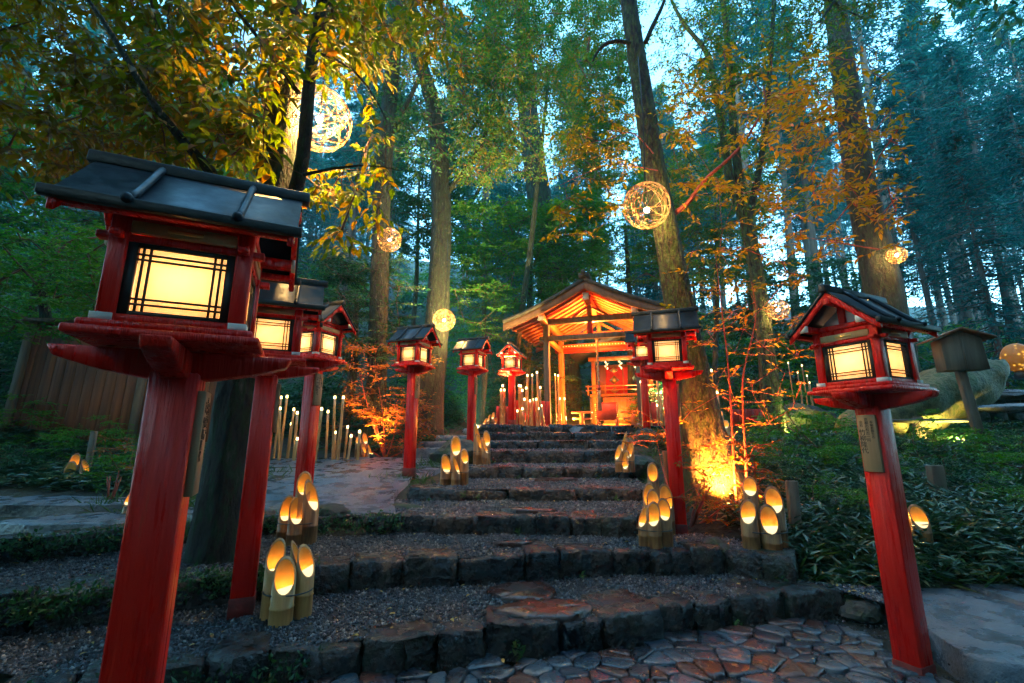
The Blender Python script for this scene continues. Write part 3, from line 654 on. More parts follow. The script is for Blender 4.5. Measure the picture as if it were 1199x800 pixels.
# ------------------------------------------------------------------ shrine porch
SH = (1.88, 10.67, 1.36); SR = R(-18)
def sloc(x, y, z): 
    c, s = math.cos(SR), math.sin(SR); return np.array([SH[0]+x*c-y*s, SH[1]+x*s+y*c, SH[2]+z])
t = thing('shrine_porch', 'open timber shrine porch with gabled roof glowing orange inside at the top of the steps', 'shrine', SH, SR)
for x in (-1.08, 1.08):
    for y in (0, 1.75):
        m = MB(); m.box((x, y, 1.25), (.135, .135, 2.5)); m.build('column', M['greywood' if y == 0 else 'wood'], t, bevel=.006)  # front columns greyed: their unlit side is put into the colour
        m = MB(); m.box((x, y, .03), (.22, .22, .07)); m.build('base_stone', M['slab'], t, bevel=.01)
for y in (-.005, 1.755):
    m = MB(); m.box((0, y, 2.14), (2.5, .10, .12)); m.build('tie_beam', M['greywood' if y < 1 else 'redwood'], t, bevel=.005)  # front beams greyed too, shade put into the timber colour
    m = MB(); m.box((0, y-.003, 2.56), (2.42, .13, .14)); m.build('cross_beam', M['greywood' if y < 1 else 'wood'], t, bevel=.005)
m = MB(); m.box((0, 1.70, 2.26), (2.1, .05, .10)); 
den = m.build('carved_rail', M['wood'], t)
m = MB()
for i in range(26): m.box((-1.0+i*.08, 1.665, 2.255), (.035, .02, .03))
m.build('dentil', M['white'], den)
for x in (-1.085, 1.085):
    m = MB(); m.box((x, .9, 2.15), (.09, 1.7, .11)); m.build('side_beam', M['wood'], t, bevel=.004)
    m = MB(); m.box((x, .85, 2.575), (.14, 2.75, .16)); p_ = m.build('purlin', M['wood'], t, bevel=.005)
    m = MB(); m.box((x, -.529, 2.575), (.15, .012, .17)); m.build('end_cap', M['white'], p_)
m = MB(); m.box((0, .85, 2.98), (.14, 2.8, .16)); p_ = m.build('ridge_beam', M['wood'], t, bevel=.005)
m = MB(); m.box((0, -.555, 2.98), (.15, .012, .17)); m.build('end_cap', M['white'], p_)
for y in (0, 1.75):
    m = MB(); m.box((0, y, 2.765), (.11, .10, .27)); m.build('king_post', M['wood'], t, bevel=.004)
    for s in (-1, 1):
        m = MB(); m.bar((s*.06, y, 2.86), (s*.42, y+.0, 2.64), .06, .06); m.build('brace', M['wood'], t, bevel=.003)
m = MB(); m.box((0, -.01, 2.345), (.14, .12, .28), taper=(.7, 1)); m.build('strut_block', M['redwood'], t, bevel=.004)
rp = [(0, 3.40), (.5, 3.13), (1.0, 2.89), (1.5, 2.69), (1.98, 2.53)]
def off_prof(dz, k=1.0): return [(x*k, z+dz) for x, z in rp]
for s in (-1, 1):
    m = MB(); u = off_prof(0); l = off_prof(-.09); m.prism([(s*x, z) for x, z in u+l[::-1]], -.72, 2.4, 'y'); m.build('roof_slope', M['thatch'], t)
    m = MB(); u = off_prof(-.093, .97); l = off_prof(-.115, .97); m.prism([(s*x, z) for x, z in u+l[::-1]], -.62, 2.32, 'y'); m.build('sheathing', M['redwood'], t)
    for y in (-.66, 2.34):
        m = MB(); u = off_prof(-.095); l = off_prof(-.27); m.prism([(s*x, z) for x, z in u+l[::-1]], y-.025, y+.025, 'y'); m.build('barge_board', M['bargewood'], t, bevel=.004)
    r0 = None
    for k in range(10):
        y = -.47+k*.29
        if r0 is None:
            m = MB(); pr = off_prof(-.118, .965); lo = off_prof(-.175, .965); m.prism([(s*x, z) for x, z in pr+lo[::-1]], -.042, .042, 'y'); r0 = m.build('rafter', M['wood'], t); r0.location.y = y
        else:
            o = r0.copy(); C.objects.link(o); o.location.y = y
    m = MB(); m.box((s*1.90, .85, 2.415), (.05, 2.9, .04)); m.build('eave_batten', M['wood'], t)
m = MB(); m.box((0, .84, 3.43), (.24, 3.2, .10)); m.tube([(0, -.80, 3.50), (0, 2.45, 3.50)], .055, 8); m.build('roof_ridge', M['thatch'], t)
l1 = lamp('porch_light', (0, .30, 2.33), 34, (1, .25, .035), .06, t); l1 = lamp('porch_light', (.1, 1.9, .35), 20, (1, .30, .045), .06, t)  # second light added low to brighten the inner shrine, no fitting
l1 = lamp('porch_light', (-.7, .9, .25), 10, (1, .28, .04), .05, t)
fx = MB(); fx.box((0, .085, 2.23), (.05, .05, .05)); fx.build('hidden_porch_bulb', M['bulb'], t)  # glowing cube added behind the tie beam as source for the porch light

tt = thing('bell_rope', 'thick straw bell rope with tassel hanging in the middle of the shrine porch', 'rope', sloc(.12, .25, 0), SR)
m = MB(); zz = np.linspace(2.12, .8, 34); m.tube([(.012*math.sin(k*2.1), .012*math.cos(k*2.1), z) for k, z in enumerate(zz)], [.022+.005*(k % 2) for k in range(34)], 8); m.build('rope', M['rope'], tt, smooth=True)
m = MB(); m.tube([(0, 0, .95), (0, 0, .78), (0, 0, .75), (0, 0, .73), (0, 0, .38)], [.035, .045, .055, .045, .062], 12); m.build('tassel', M['rope'], tt, smooth=True)
m = MB(); m.tube([(0, 0, .99), (0, 0, .95), (0, 0, .86)], [.03, .05, .045], 12); m.build('red_collar', M['boxpaint'], tt, smooth=True)
m = MB(); m.ball((0, 0, 2.14), .06, 12, 8); m.build('bell', M['gold'], tt, smooth=True)

tt = thing('offering_box', 'red wooden offering box with pale studded corners in the shrine porch', 'offering box', sloc(.22, .95, .02), SR)
m = MB(); m.box((0, 0, .36), (.50, .34, .40)); m.build('body', M['boxpaint'], tt, bevel=.004)
m = MB()
for k in range(9): m.box((0, -.15+k*.0375, .575), (.50, .012, .03))
m.build('slatted_top', M['redwood'], tt)
for sx in (-1, 1):
    m = MB()
    for k in range(8): m.box((sx*.262, -.178, .19+k*.05), (.045, .02, .024))
    m.build('stud_strip', M['gold'], tt)
    for sy in (-1, 1):
        m = MB(); m.box((sx*.23, sy*.15, .08), (.05, .05, .18)); m.build('leg', M['wood'], tt)
for x, lab in ((-.42, 'low timber stand left of the offering box'), (.83, 'low timber stand right of the offering box')):
    tt = thing('timber_stand', lab, 'stand', sloc(x, .95, .02), SR, 'timber stands beside the offering box')
    m = MB(); m.box((0, 0, .36), (.52, .14, .045)); m.build('top_rail', M['wood'], tt, bevel=.003)
    m = MB(); m.box((0, 0, .20), (.46, .05, .05)); m.build('lower_rail', M['wood'], tt, bevel=.003)
    m = MB(); m.box((0, 0, .17), (.10, .10, .34)); m.build('post', M['wood'], tt, bevel=.003)

# inner shrine
IC = sloc(.42, 2.75, 0)
tt = thing('inner_shrine', 'raised inner shrine with closed doors and wooden stair behind the porch', 'shrine', IC, SR)
for k in range(6):
    m = MB(); m.box((.05, -.05+k*.13, .12+k*.155), (1.15, .15, .05)); m.build('stair_tread', M['wood'], tt, bevel=.003)
m = MB(); m.box((.05, .36, .45), (1.12, .66, .9)); m.build('stair_back', M['darkwood'], tt)
m = MB(); m.box((0, 1.3, 1.02), (1.95, 1.3, .08)); m.build('deck', M['wood'], tt, bevel=.004)
for x in (-.85, .85):
    m = MB(); m.box((x, .75, 1.05), (.12, .12, 2.1)); m.build('column', M['wood'], tt, bevel=.004)
    m = MB(); m.box((x*1.12, .78, .5), (.09, .09, .96)); m.build('stilt', M['greywood'], tt)
m = MB(); m.box((0, 1.35, 1.55), (1.7, .06, 1.0)); m.build('wall', M['wood'], tt)
for x in (-.28, .28):
    m = MB(); m.box((x, 1.30, 1.52), (.52, .035, .86)); dr = m.build('door', M['redwood'], tt, bevel=.003)
    m = MB()
    m.prism([(x-.16, 1.55), (x, 1.70), (x+.16, 1.55), (x, 1.40)], 1.272, 1.280, 'y')
    for z in (1.22, 1.86): m.prism([(x-.14, z), (x, z+.10), (x+.14, z), (x, z-.10)], 1.272, 1.280, 'y')
    m.build('crest', M['gold'], dr)
for z in (1.18, 1.30):
    m = MB(); m.box((0, .66, z), (2.2, .04, .035)); m.build('balustrade_rail', M['wood'], tt)
for x in (-1.02, -.5, .6, 1.02):
    m = MB(); m.box((x, .66, 1.18), (.045, .045, .3)); m.build('baluster', M['wood'], tt)
m = MB(); m.box((0, .75, 2.16), (2.0, .10, .12)); m.build('lintel', M['wood'], tt, bevel=.003)
for s in (-1, 1):
    m = MB(); m.prism([(0, 3.0), (s*1.5, 2.32), (s*1.5, 2.22), (0, 2.9)], .35, 2.3, 'y'); m.build('roof_slope', M['thatch'], tt)
m = MB(); m.box((.32, 1.3, .45), (.1, .1, .1)); 
for k, x in enumerate((-.34, .08, .5)):
    t3 = thing('paper_streamer', ['leftmost', 'middle', 'rightmost'][k]+' white zigzag paper streamer hanging under the inner shrine lintel', 'paper streamer', sloc(.42+x-.1, 3.38, 2.08), SR, 'zigzag paper streamers')
    m = MB()
    for i in range(4): m.box(((i % 2)*.05-.025, 0, -.04-i*.065), (.06, .004, .07), ry=.5*(1 if i % 2 else -1))
    m.build('zigzag_strip', M['paper'], t3)

# red board fences flanking the shrine
def red_fence(a, b, n, h, label, z=1.36):
    a, b = np.array(a, float), np.array(b, float); L = np.linalg.norm(b-a)
    t = thing('red_fence', label, 'fence', (a[0], a[1], z), math.atan2(b[1]-a[1], b[0]-a[0]), 'low red board fences')
    for i in range(n):
        w = L/n; m = MB(); m.box((w*(i+.5), 0, h/2+random.uniform(-.01, .01)), (w-.012, .025, h)); m.build('board', M['redwood'], t, bevel=.003)
    for z_ in (.12, h-.08):
        m = MB(); m.box((L/2, .03, z_), (L, .03, .04)); m.build('rail', M['redwood'], t)
red_fence((-.35, 9.95), (-.02, 9.95), 3, .42, 'low red board fence left of the short-posted lantern')
red_fence((.05, 10.0), (.85, 10.2), 7, .55, 'low red board fence behind the pole lights left of the shrine')
red_fence((2.98, 10.3), (3.7, 10.0), 6, .52, 'low red board fence right of the shrine')
red_fence((4.3, 9.0), (5.2, 9.1), 6, .42, 'low red board fence beyond the leaning tree', float(G(4.7, 9))-.02)

# ------------------------------------------------------------------ kiosk-like covered board, stakes, wall, boat rock
q = P(1142, 497, 6.3); zb = float(G(q[0], 6.3))
t = thing('covered_notice_box', 'weathered wooden notice box with small gabled roof on a leaning post at right', 'notice box', (q[0], 6.3, zb), R(-16))
m = MB(); m.bar((0.05, 0, -.1), (-.05, 0, 1.30), .10, .09, (0, 1, 0)); m.build('post', M['greywood'], t, bevel=.006)
m = MB(); m.prism([(-.26, 1.24), (.23, 1.24), (.20, 1.68), (-.03, 1.79), (-.27, 1.68)], -.12, .12, 'y'); m.build('box', M['greywood'], t, bevel=.005)
for s, x0, x1 in ((-1, -.035, -.40), (1, -.035, .33)):
    m = MB(); m.prism([(x0, 1.83), (x1, 1.68), (x1, 1.655), (x0, 1.80)], -.2, .2, 'y'); m.build('roof_board', M['darkwood'], t, bevel=.003)
m = MB(); m.box((-.03, -.13, 1.46), (.012, .02, .44)); m.build('batten', M['greywood'], t)

def stake(px, py0, py1, d, w, label, mat='greywood', lean=0):
    a = P(px, py0, d); z = float(G(a[0], d)); b = P(px, py1, d)
    m = MB(); m.bar((0, 0, -.12), (lean, 0, b[2]-z), w, w*.55, (0, 1, 0)); o = m.build('wooden_stake', M[mat], bevel=.006); o.location = (a[0], d, z)
    return tag(o, label, 'stake')
stake(933, 640, 563, 3.85, .085, 'weathered round-topped stake beside the four wide bamboo tubes', lean=.02)
stake(1102, 590, 545, 4.6, .13, 'short wide wooden board stuck in the undergrowth behind the right post')
stake(1078, 520, 488, 7.4, .16, 'small brown board sign low in the dark undergrowth at right')
stake(106, 530, 505, 5.6, .07, 'short pale stake in the undergrowth left of the nearest lantern')
stake(785, 560, 528, 5.0, .12, 'square stump behind the tall bamboo lantern cluster', 'darkwood')

# boat shaped rock
def boat_rock():
    a = P(985, 505, 7.6); b = P(1165, 398, 8.3)
    n, mth = 26, 18; L = np.linalg.norm(b-a); V = []
    from mathutils import noise
    for i in range(n):
        u = i/(n-1); x = a[0]+(b[0]-a[0])*u; y = a[1]+(b[1]-a[1])*u
        zt = float(np.interp(u, [0, .14, .3, .47, .7, 1], [1.42, 1.70, 1.98, 2.28, 2.5, 2.62])); zbm = float(np.interp(u, [0, .4, .7, 1], [1.0, 1.12, 1.50, 1.95])); wd = .55*math.sin(math.pi*min(max(u*.9+.06, 0), 1))**.6*(1-.3*u)
        for j in range(mth):
            an = 2*math.pi*j/mth; cz = (zt+zbm)/2; hz = (zt-zbm)/2+.04
            v = Vector((x, y+wd*math.cos(an), cz+hz*math.sin(an)*(1 if math.sin(an) < 0 else .8))); V.append(v+Vector((0, 1, 1))*.10*noise.noise(v*2.2)+Vector((1, 1, 1))*.04*noise.noise(v*6))
    m = MB(); m.add([tuple(v) for v in V], [[i*mth+j, i*mth+(j+1) % mth, (i+1)*mth+(j+1) % mth, (i+1)*mth+j] for i in range(n-1) for j in range(mth)]+[list(range(mth))[::-1], [(n-1)*mth+j for j in range(mth)]])
    o = m.build('boat_shaped_rock', M['boat'], smooth=True, off=(a[0], a[1], 1.2)); o.location = (float(a[0]), float(a[1]), 1.2)
    return tag(o, 'long upswept boat-shaped rock lit yellow-green behind the right lantern', 'rock')
boat_rock()
q = P(930, 470, 8.6); rock('rock', (q[0], 8.6, float(G(q[0], 8.6))+.18), (.66, .45, .36), 'broad mossy rock speckled with light beyond the red saplings', 'mosstone')
q = P(1150, 470, 9.2); 
for i, (px, py, d, s) in enumerate([(1190, 462, 8.9, (1.1, .3, .10)), (1195, 478, 7.6, (.8, .25, .08)), (1085, 493, 7.2, (.8, .14, .035))]):
    q = P(px, py, d); rock('rock', (q[0], d, q[2]), s, ['long flat grey stone behind the notice box', 'second flat stone right of the notice box post', 'low kerb stone below the boat-shaped rock'][i], ['slab', 'slab', 'mosstone'][i], nz=.1)
q = P(1185, 440, 9.4)
t = thing('stone_wall', 'dark mossy dry stone wall behind the notice box at the right edge', 'wall', (q[0], 9.4, float(G(q[0], 9.4))), 0)
m = MB()
for r_ in range(4):
    x = -1.3+random.uniform(0, .2)
    while x < 2.6:
        w = random.uniform(.25, .5); m2 = MB(); rough_stone(m, [(x, -.2), (x+w-.02, -.22), (x+w-.02, .2), (x, .2)], r_*.19-.1, r_*.19+.09, .02, .01, .008); x += w
m.build('stone_courses', M['mosstone'], t)
q = P(1191, 419, 8.9)
t = thing('amber_globe_lamp', 'amber speckled egg-shaped globe lamp on the stone wall at the right edge', 'lamp', q)
m = MB(); m.ball((0, 0, 0), .24, 20, 14, (1, 1, 1.2)); m.build('globe', M['dotlamp'], t, smooth=True)
m = MB(); m.cyl((0, 0, -.42), .11, .17, 14, .08); m.build('base', M['iron'], t)
lamp('globe_light', (0, -.5, .1), .25, WARM, .1, t)

# plank wall far left
a = P(8, 500, 6.6); b = P(262, 500, 6.9); L = float(np.linalg.norm(b[:2]-a[:2]))
t = thing('plank_wall', 'dark reddish plank wall with pale posts behind the nearest lantern at left', 'wall', (a[0], a[1], 1.08), math.atan2(b[1]-a[1], b[0]-a[0]))
t.rotation_euler.x = R(-2)
n = 20
for i in range(n):
    m = MB(); w = L/n; m.box((w*(i+.5), 0, .85), (w-.008, .03, 1.75)); m.build('plank', M['darkwood'], t, bevel=.003)
for x in (0.02, L*.58, L-.05):
    m = MB(); m.box((x, -.05, .85), (.09, .07, 1.85)); m.build('post', M['greywood'], t, bevel=.004)
m = MB(); m.box((L/2, -.01, 1.76), (L+.2, .18, .05)); m.build('coping', M['darkwood'], t)

# ------------------------------------------------------------------ trees
def unit(v): return v/(np.linalg.norm(v, axis=-1, keepdims=True)+1e-9)
def leaf_geo(mb, p, d, nrm, L, W, near=False, fold=.25):
    """p base points, d directions, nrm normals, L,W sizes"""
    n = len(p); d = unit(d); s = unit(np.cross(d, nrm)); u = np.cross(s, d); L = L[:, None]; W = W[:, None]
    if near:
        pts = [p, p+d*L*.30+s*W*.46+u*W*fold, p+d*L*.62+s*W*.40+u*W*fold-u*L*.03, p+d*L-u*L*.12, p+d*L*.62-s*W*.40+u*W*fold-u*L*.03, p+d*L*.30-s*W*.46+u*W*fold, p+d*L*.32, p+d*L*.64-u*L*.04]
        v = np.stack(pts, 1).reshape(-1, 3)
        f = np.array([[0,6,1,1],[1,6,7,2],[2,7,3,3],[0,5,6,6],[5,4,7,6],[4,3,7,7]])
        k = (np.arange(n)*8)[:, None, None]
        tri = np.array([[0,6,1],[2,7,3],[0,5,6],[4,3,7]]); qd = np.array([[1,6,7,2],[5,4,7,6]])
        base = mb.n
        mb.v.append(v); mb.f.append((tri[None]+k).reshape(-1, 3)+base); mb.f.append((qd[None]+k).reshape(-1, 4)+base); mb.n += len(v)
    else:
        v = np.stack([p, p+d*L*.45+s*W*.5+u*W*fold, p+d*L-u*L*.08, p+d*L*.45-s*W*.5+u*W*fold], 1).reshape(-1, 3)
        f = (np.array([[0,1,2],[0,2,3]])[None]+(np.arange(n)*4)[:, None, None]).reshape(-1, 3); mb.add(v, f)
def twig_leaves(mb, T, twigs, per, tl, L, near=False, droop=.25, flat=.35, wr=.42, tw=None, updir=None):
    """twigs with alternate leaves around every target"""
    n = len(T)*twigs; c = np.repeat(T, twigs, 0)
    v = rng.normal(0, 1, (n, 3)); v[:, 2] = v[:, 2]*flat-droop; v = unit(v)
    if updir is not None: v = unit(v+np.repeat(updir, twigs, 0))
    ln = tl*rng.uniform(.6, 1.2, n); side = unit(np.cross(v, np.array([0, 0, 1.])))
    if tw is not None:
        segs(tw, c, c+v*ln[:, None], np.full(n, .0022 if near else .003), np.full(n, .0012))
    for k in range(per):
        s = (k+.6)/per; sg = 1 if k % 2 else -1
        p = c+v*(ln*s)[:, None]
        d = v*.55+side*sg*rng.uniform(.5, 1, n)[:, None]+rng.normal(0, .22, (n, 3)); d[:, 2] -= droop*.9
        if k == per-1: d = v+rng.normal(0, .2, (n, 3))
        nr = np.array([0, 0, 1.])+rng.normal(0, .38, (n, 3))
        l = L*rng.uniform(.6, 1.15, n); leaf_geo(mb, p, d, nr, l, l*wr*rng.uniform(.8, 1.2, n), near)
def segs(mb, a, b, ra, rb, n=4):
    d = unit(b-a); ref = np.where(np.abs(d[:, 2:3]) > .9, np.array([[1., 0, 0]]), np.array([[0, 0, 1.]])); u = unit(np.cross(d, ref)); w = np.cross(d, u)
    an = np.arange(n)*2*math.pi/n; ring = np.cos(an)[None, :, None]*u[:, None, :]+np.sin(an)[None, :, None]*w[:, None, :]
    v = np.concatenate([a[:, None]+ring*ra[:, None, None], b[:, None]+ring*rb[:, None, None]], 1).reshape(-1, 3)
    f = np.array([[i, (i+1) % n, n+(i+1) % n, n+i] for i in range(n)])
    mb.add(v, (f[None]+(np.arange(len(a))*2*n)[:, None, None]).reshape(-1, 4))
def dens(path, step):
    path = np.asarray(path, float); d = np.concatenate([[0], np.cumsum(np.linalg.norm(np.diff(path, axis=0), axis=1))])
    t = np.linspace(0, d[-1], max(2, int(d[-1]/step)+1)); return np.stack([np.interp(t, d, path[:, k]) for k in range(3)], 1)
def smooth_path(path, rad, step):
    """Catmull-like smoothing through the given points"""
    p = np.asarray(path, float); d = np.concatenate([[0], np.cumsum(np.linalg.norm(np.diff(p, axis=0), axis=1))])
    t = np.arange(0, d[-1], step); t = np.append(t, d[-1]); q = np.stack([np.interp(t, d, p[:, k]) for k in range(3)], 1)
    for _ in range(3): q[1:-1] = (q[:-2]+q[1:-1]*2+q[2:])/4
    return q, np.interp(t, d, rad)
def grow(mb, skel, T, step=.25, rt=.0025, pw=.42, jit=.12, rmax=.03, n=5, sag=.1):
    nodes = [np.array(s) for s in skel]; par = [-1]*len(nodes); N0 = len(nodes)
    arr = np.zeros((200000, 3)); arr[:N0] = skel; cnt = N0
    order = np.argsort([np.min(np.linalg.norm(skel-t, axis=1)) for t in T]); ends = []
    for oi in order:
        t = T[oi]; dd = np.linalg.norm(arr[:cnt]-t, axis=1); dd[:N0] *= 1.0; j = int(np.argmin(dd)); L = dd[j]; k = max(1, int(L/step)); a = arr[j].copy(); prev = j
        off = rng.normal(0, jit*L, 3)
        for q in range(1, k+1):
            u = q/k; p = a*(1-u)+t*u+off*math.sin(math.pi*u)+np.array([0, 0, sag*L*math.sin(math.pi*u)])
            arr[cnt] = p; par.append(prev); prev = cnt; cnt += 1
        ends.append(prev)
    w = np.zeros(cnt)
    for e in ends:
        while e >= N0: w[e] += 1; e = par[e]
    i = np.arange(N0, cnt); pr = np.array(par[N0:], dtype=int); r = np.minimum(rt*np.power(np.maximum(w, 1), pw)*1.3, rmax)
    rp_ = np.where(pr >= N0, np.minimum(r[np.maximum(pr-N0, 0)], r[i-N0]*1.5) if False else np.minimum(np.where(pr >= N0, r[np.clip(pr-N0, 0, None)], r[i-N0]*1.4), r[i-N0]*1.6), r[i-N0])
    segs(mb, arr[pr], arr[i], rp_, r[i-N0], n)
BALLS = [(378, 140, 52, 3.8), (757, 241, 32, 4.35), (456, 281, 20, 8.5), (520, 375, 18, 9.2), (1050, 299, 16, 8.2), (911, 363, 16, 7.7)]
def zone(px0, px1, py0, py1, d0, d1, n, avoid=None):
    """n crown points spread through the region seen between those bearings and distances"""
    out = []
    while len(out) < n:
        x, y, d = random.uniform(px0, px1), random.uniform(py0, py1), random.uniform(d0, d1)
        if avoid and avoid(x, y): continue
        if any(math.hypot(x-bx, y-by) < br*1.15 and d < bd+.25 for bx, by, br, bd in BALLS): continue
        out.append(P(x, y, d))
    return np.array(out)
def trunk_path(pts, d): return [P(x, y, d if np.isscalar(d) else d[i]) for i, (x, y) in enumerate(pts)]
class Tree:
    def __init__(s, name, label, cat, base, group=None):
        s.base = np.array([base[0], base[1], float(G(base[0], base[1]))]); s.root = thing(name, label, cat, s.base, 0, group); s.skel = []; s.wood = MB()
    def trunk(s, path, rad, mat='bark', name='trunk', n=14, step=.22, lobes=0, noise=.03):
        q, r = smooth_path(path, rad, step); m = MB(); m.tube(q, r, n, noise=noise, lobes=lobes); s.skel.append(q)
        m.build(name, M[mat], s.root, smooth=True, off=s.base); return s
    def crown(s, T, mat, twigs=5, per=6, tl=.22, L=.09, near=False, tw=True, name='foliage', step=.3, bmat='twig', grow_=True, rt=.0025, rmax=.03, sag=.1, **k):
        w = MB()
        if grow_: grow(w, np.concatenate(s.skel), T, step, rt=rt, rmax=rmax, sag=sag)
        lf = MB(); twig_leaves(lf, T, twigs, per, tl, L, near, tw=w if tw else None, **k)
        if w.n: w.build('branch', M[bmat], s.root, off=s.base)
        lf.build(name, M[mat], s.root, off=s.base); return s
UP = 1
# big tree at left, forked behind the nearest lanterns
t = Tree('forest_tree', 'thick dark mossy tree rising between the first two left lanterns, forking into leafy limbs', 'tree', P(258, 640, 3.4))
t.trunk([t.base-[0, 0, .2]]+trunk_path([(262, 640), (268, 560), (276, 500), (288, 420), (303, 320), (322, 215), (332, 130), (338, 40), (340, -80)], 3.4), [.24, .21, .175, .165, .16, .15, .14, .125, .11, .09], 'barkdark', n=22, lobes=.05)
t.trunk(trunk_path([(298, 330), (330, 270), (352, 228), (358, 160), (362, 90), (366, 40), (380, 0), (392, -60)], [3.4, 3.2, 3.05, 3.0, 3.0, 2.95, 2.9, 2.9]), [.06, .055, .05, .046, .044, .045, .045, .04], 'barkdark', 'limb', n=12)
t.trunk(trunk_path([(306, 300), (280, 240), (252, 203), (238, 182), (205, 158), (172, 130), (160, 88), (138, 40), (104, 2), (80, -30)], [3.4, 3.1, 2.7, 2.6, 2.5, 2.45, 2.4, 2.35, 2.3, 2.3]), [.05, .045, .034, .03, .026, .022, .019, .017, .014, .012], 'bark', 'limb', n=10)
t.trunk(trunk_path([(350, 110), (330, 70), (290, 35), (262, 0), (250, -30)], [3.0, 2.9, 2.8, 2.7, 2.6]), [.02, .017, .014, .012, .01], 'bark', 'limb', n=8)
t.trunk(trunk_path([(360, 60), (395, 55), (430, 90), (452, 140)], [2.95, 3.0, 3.0, 3.1]), [.014, .012, .008, .005], 'bark', 'limb', n=6)
t.trunk(trunk_path([(355, 205), (400, 190), (440, 186), (470, 200)], [3.0, 3.0, 3.0, 3.0]), [.012, .01, .006, .003], 'bark', 'limb', n=6)
notlow = lambda x, y: (y > 235-(-.0)*x) or (x < 380 and y > 180+.12*x+20 and False)
T1 = np.concatenate([zone(170, 440, -40, 185, 2.5, 4.1, 290), zone(380, 460, 150, 290, 2.9, 3.6, 10), zone(400, 540, -30, 55, 3.0, 4.2, 34), zone(270, 400, 150, 250, 3.5, 4.0, 24)])
t.crown(T1, 'leaf_near', 3, 6, .26, .105, True, droop=.45, rt=.0022, rmax=.012)
T1 = np.concatenate([zone(-60, 190, -40, 200, 2.5, 4.4, 260), zone(0, 250, 90, 210, 3.0, 4.2, 40)])
t.crown(T1, 'leaf_orange', 3, 6, .26, .095, True, droop=.45, rt=.0022, rmax=.010)

t = Tree('forest_tree', 'tall straight brown trunk with a wicker lamp above the left lanterns', 'tree', P(438, 500, 9.2))
t.trunk([t.base-[0, 0, .2]]+trunk_path([(440, 480), (445, 300), (448, 210), (453, 150), (462, 60), (468, -80)], 9.2), [.26, .2, .19, .185, .18, .16, .14], 'bark', lobes=.06)
t.trunk(trunk_path([(452, 160), (478, 120), (500, 70), (520, 20)], 9.2), [.07, .055, .045, .03], 'bark', 'limb', n=8)
t.crown(np.concatenate([zone(380, 490, -60, 80, 8.0, 10.5, 80), zone(440, 560, 70, 190, 8.6, 10.5, 40)]), 'leaf_dark', 6, 7, .5, .13, rt=.004)

t = Tree('forest_tree', 'tall grey curving trunk left of the shrine behind the small red lanterns', 'tree', P(500, 490, 10.2))
t.trunk([t.base-[0, 0, .2]]+trunk_path([(502, 478), (512, 380), (517, 260), (515, 180), (507, 120), (488, 60), (470, -40)], 10.2), [.42, .32, .27, .24, .22, .19, .17, .15], 'bark', lobes=.08)
t.trunk(trunk_path([(513, 240), (535, 210), (560, 180), (575, 140), (585, 60)], 10.2), [.08, .07, .06, .05, .03], 'bark', 'limb', n=8)
t.crown(np.concatenate([zone(470, 620, -50, 100, 8.0, 10.5, 170), zone(530, 640, 80, 210, 8.5, 11, 90)]), 'leaf_mix', 6, 8, .5, .10, rt=.004)

t = Tree('forest_tree', 'dark broad trunk rising from the green foliage behind the shrine roof', 'tree', P(662, 440, 15.5))
t.trunk([t.base-[0, 0, .3]]+trunk_path([(658, 400), (645, 310), (634, 250), (624, 180), (617, 120), (612, 20), (608, -60)], 15.5), [.6, .55, .5, .46, .42, .38, .3, .25], 'barkdark', lobes=.08)
t.trunk(trunk_path([(626, 195), (605, 165), (585, 160), (565, 215), (548, 245)], 15.5), [.16, .13, .11, .08, .04], 'barkdark', 'limb', n=8)
t.crown(np.concatenate([zone(550, 745, -60, 120, 12, 16.5, 240), zone(640, 745, 60, 190, 12.5, 15.5, 110)]), 'leaf_mix', 7, 8, .6, .14, rt=.006, rmax=.06)

# the big leaning tree right of the steps
t = Tree('forest_tree', 'big leaning tree with flared base glowing orange right of the stairs', 'tree', P(838, 592, 4.75))
big = trunk_path([(842, 615), (838, 580), (828, 530), (818, 480), (806, 410), (792, 340), (780, 270), (768, 210), (757, 140), (748, 80), (738, 20), (730, -60)], 4.75)
t.trunk([t.base-[-.05, 0, .2]]+big, [.44, .38, .31, .235, .195, .165, .148, .135, .125, .118, .11, .10, .09], 'barkmoss', n=26, lobes=.12, step=.12, noise=.02)
t.trunk(trunk_path([(790, 250), (806, 240), (822, 212), (850, 190), (872, 168), (886, 140), (900, 126), (893, 100)], [4.75, 4.6, 4.45, 4.3, 4.2, 4.1, 4.1, 4.1]), [.03, .026, .022, .018, .014, .012, .008, .005], 'redtwig', 'limb', n=8, step=.08)
t.trunk(trunk_path([(753, 60), (735, 48), (712, 48), (698, 60), (694, 72)], 4.7), [.03, .026, .022, .018, .008], 'barkdark', 'limb', n=8, step=.08)
t.trunk(trunk_path([(756, 50), (764, 30), (775, 10), (784, -20)], 4.7), [.03, .026, .022, .018], 'barkdark', 'limb', n=8, step=.08)
t.trunk(trunk_path([(770, 200), (720, 190), (680, 205), (650, 220)], [4.6, 4.3, 4.1, 4.0]), [.008, .006, .005, .003], 'redtwig', 'limb', n=6, step=.1)
t.trunk(trunk_path([(765, 180), (740, 150), (700, 170), (670, 150)], [4.6, 4.3, 4.1, 4.0]), [.008, .006, .005, .003], 'redtwig', 'limb', n=6, step=.1)
TA = np.concatenate([zone(640, 745, 150, 280, 3.9, 4.5, 34), zone(660, 740, 100, 180, 4.0, 4.7, 10)])
t.crown(TA, 'leaf_amber', 3, 5, .17, .075, True, droop=.15, bmat='redtwig', rt=.0018, rmax=.006)
TA = np.concatenate([zone(780, 1000, 60, 230, 3.5, 5.2, 75), zone(900, 1060, 60, 300, 3.6, 4.6, 75), zone(770, 960, 200, 400, 4.2, 5.4, 40)])
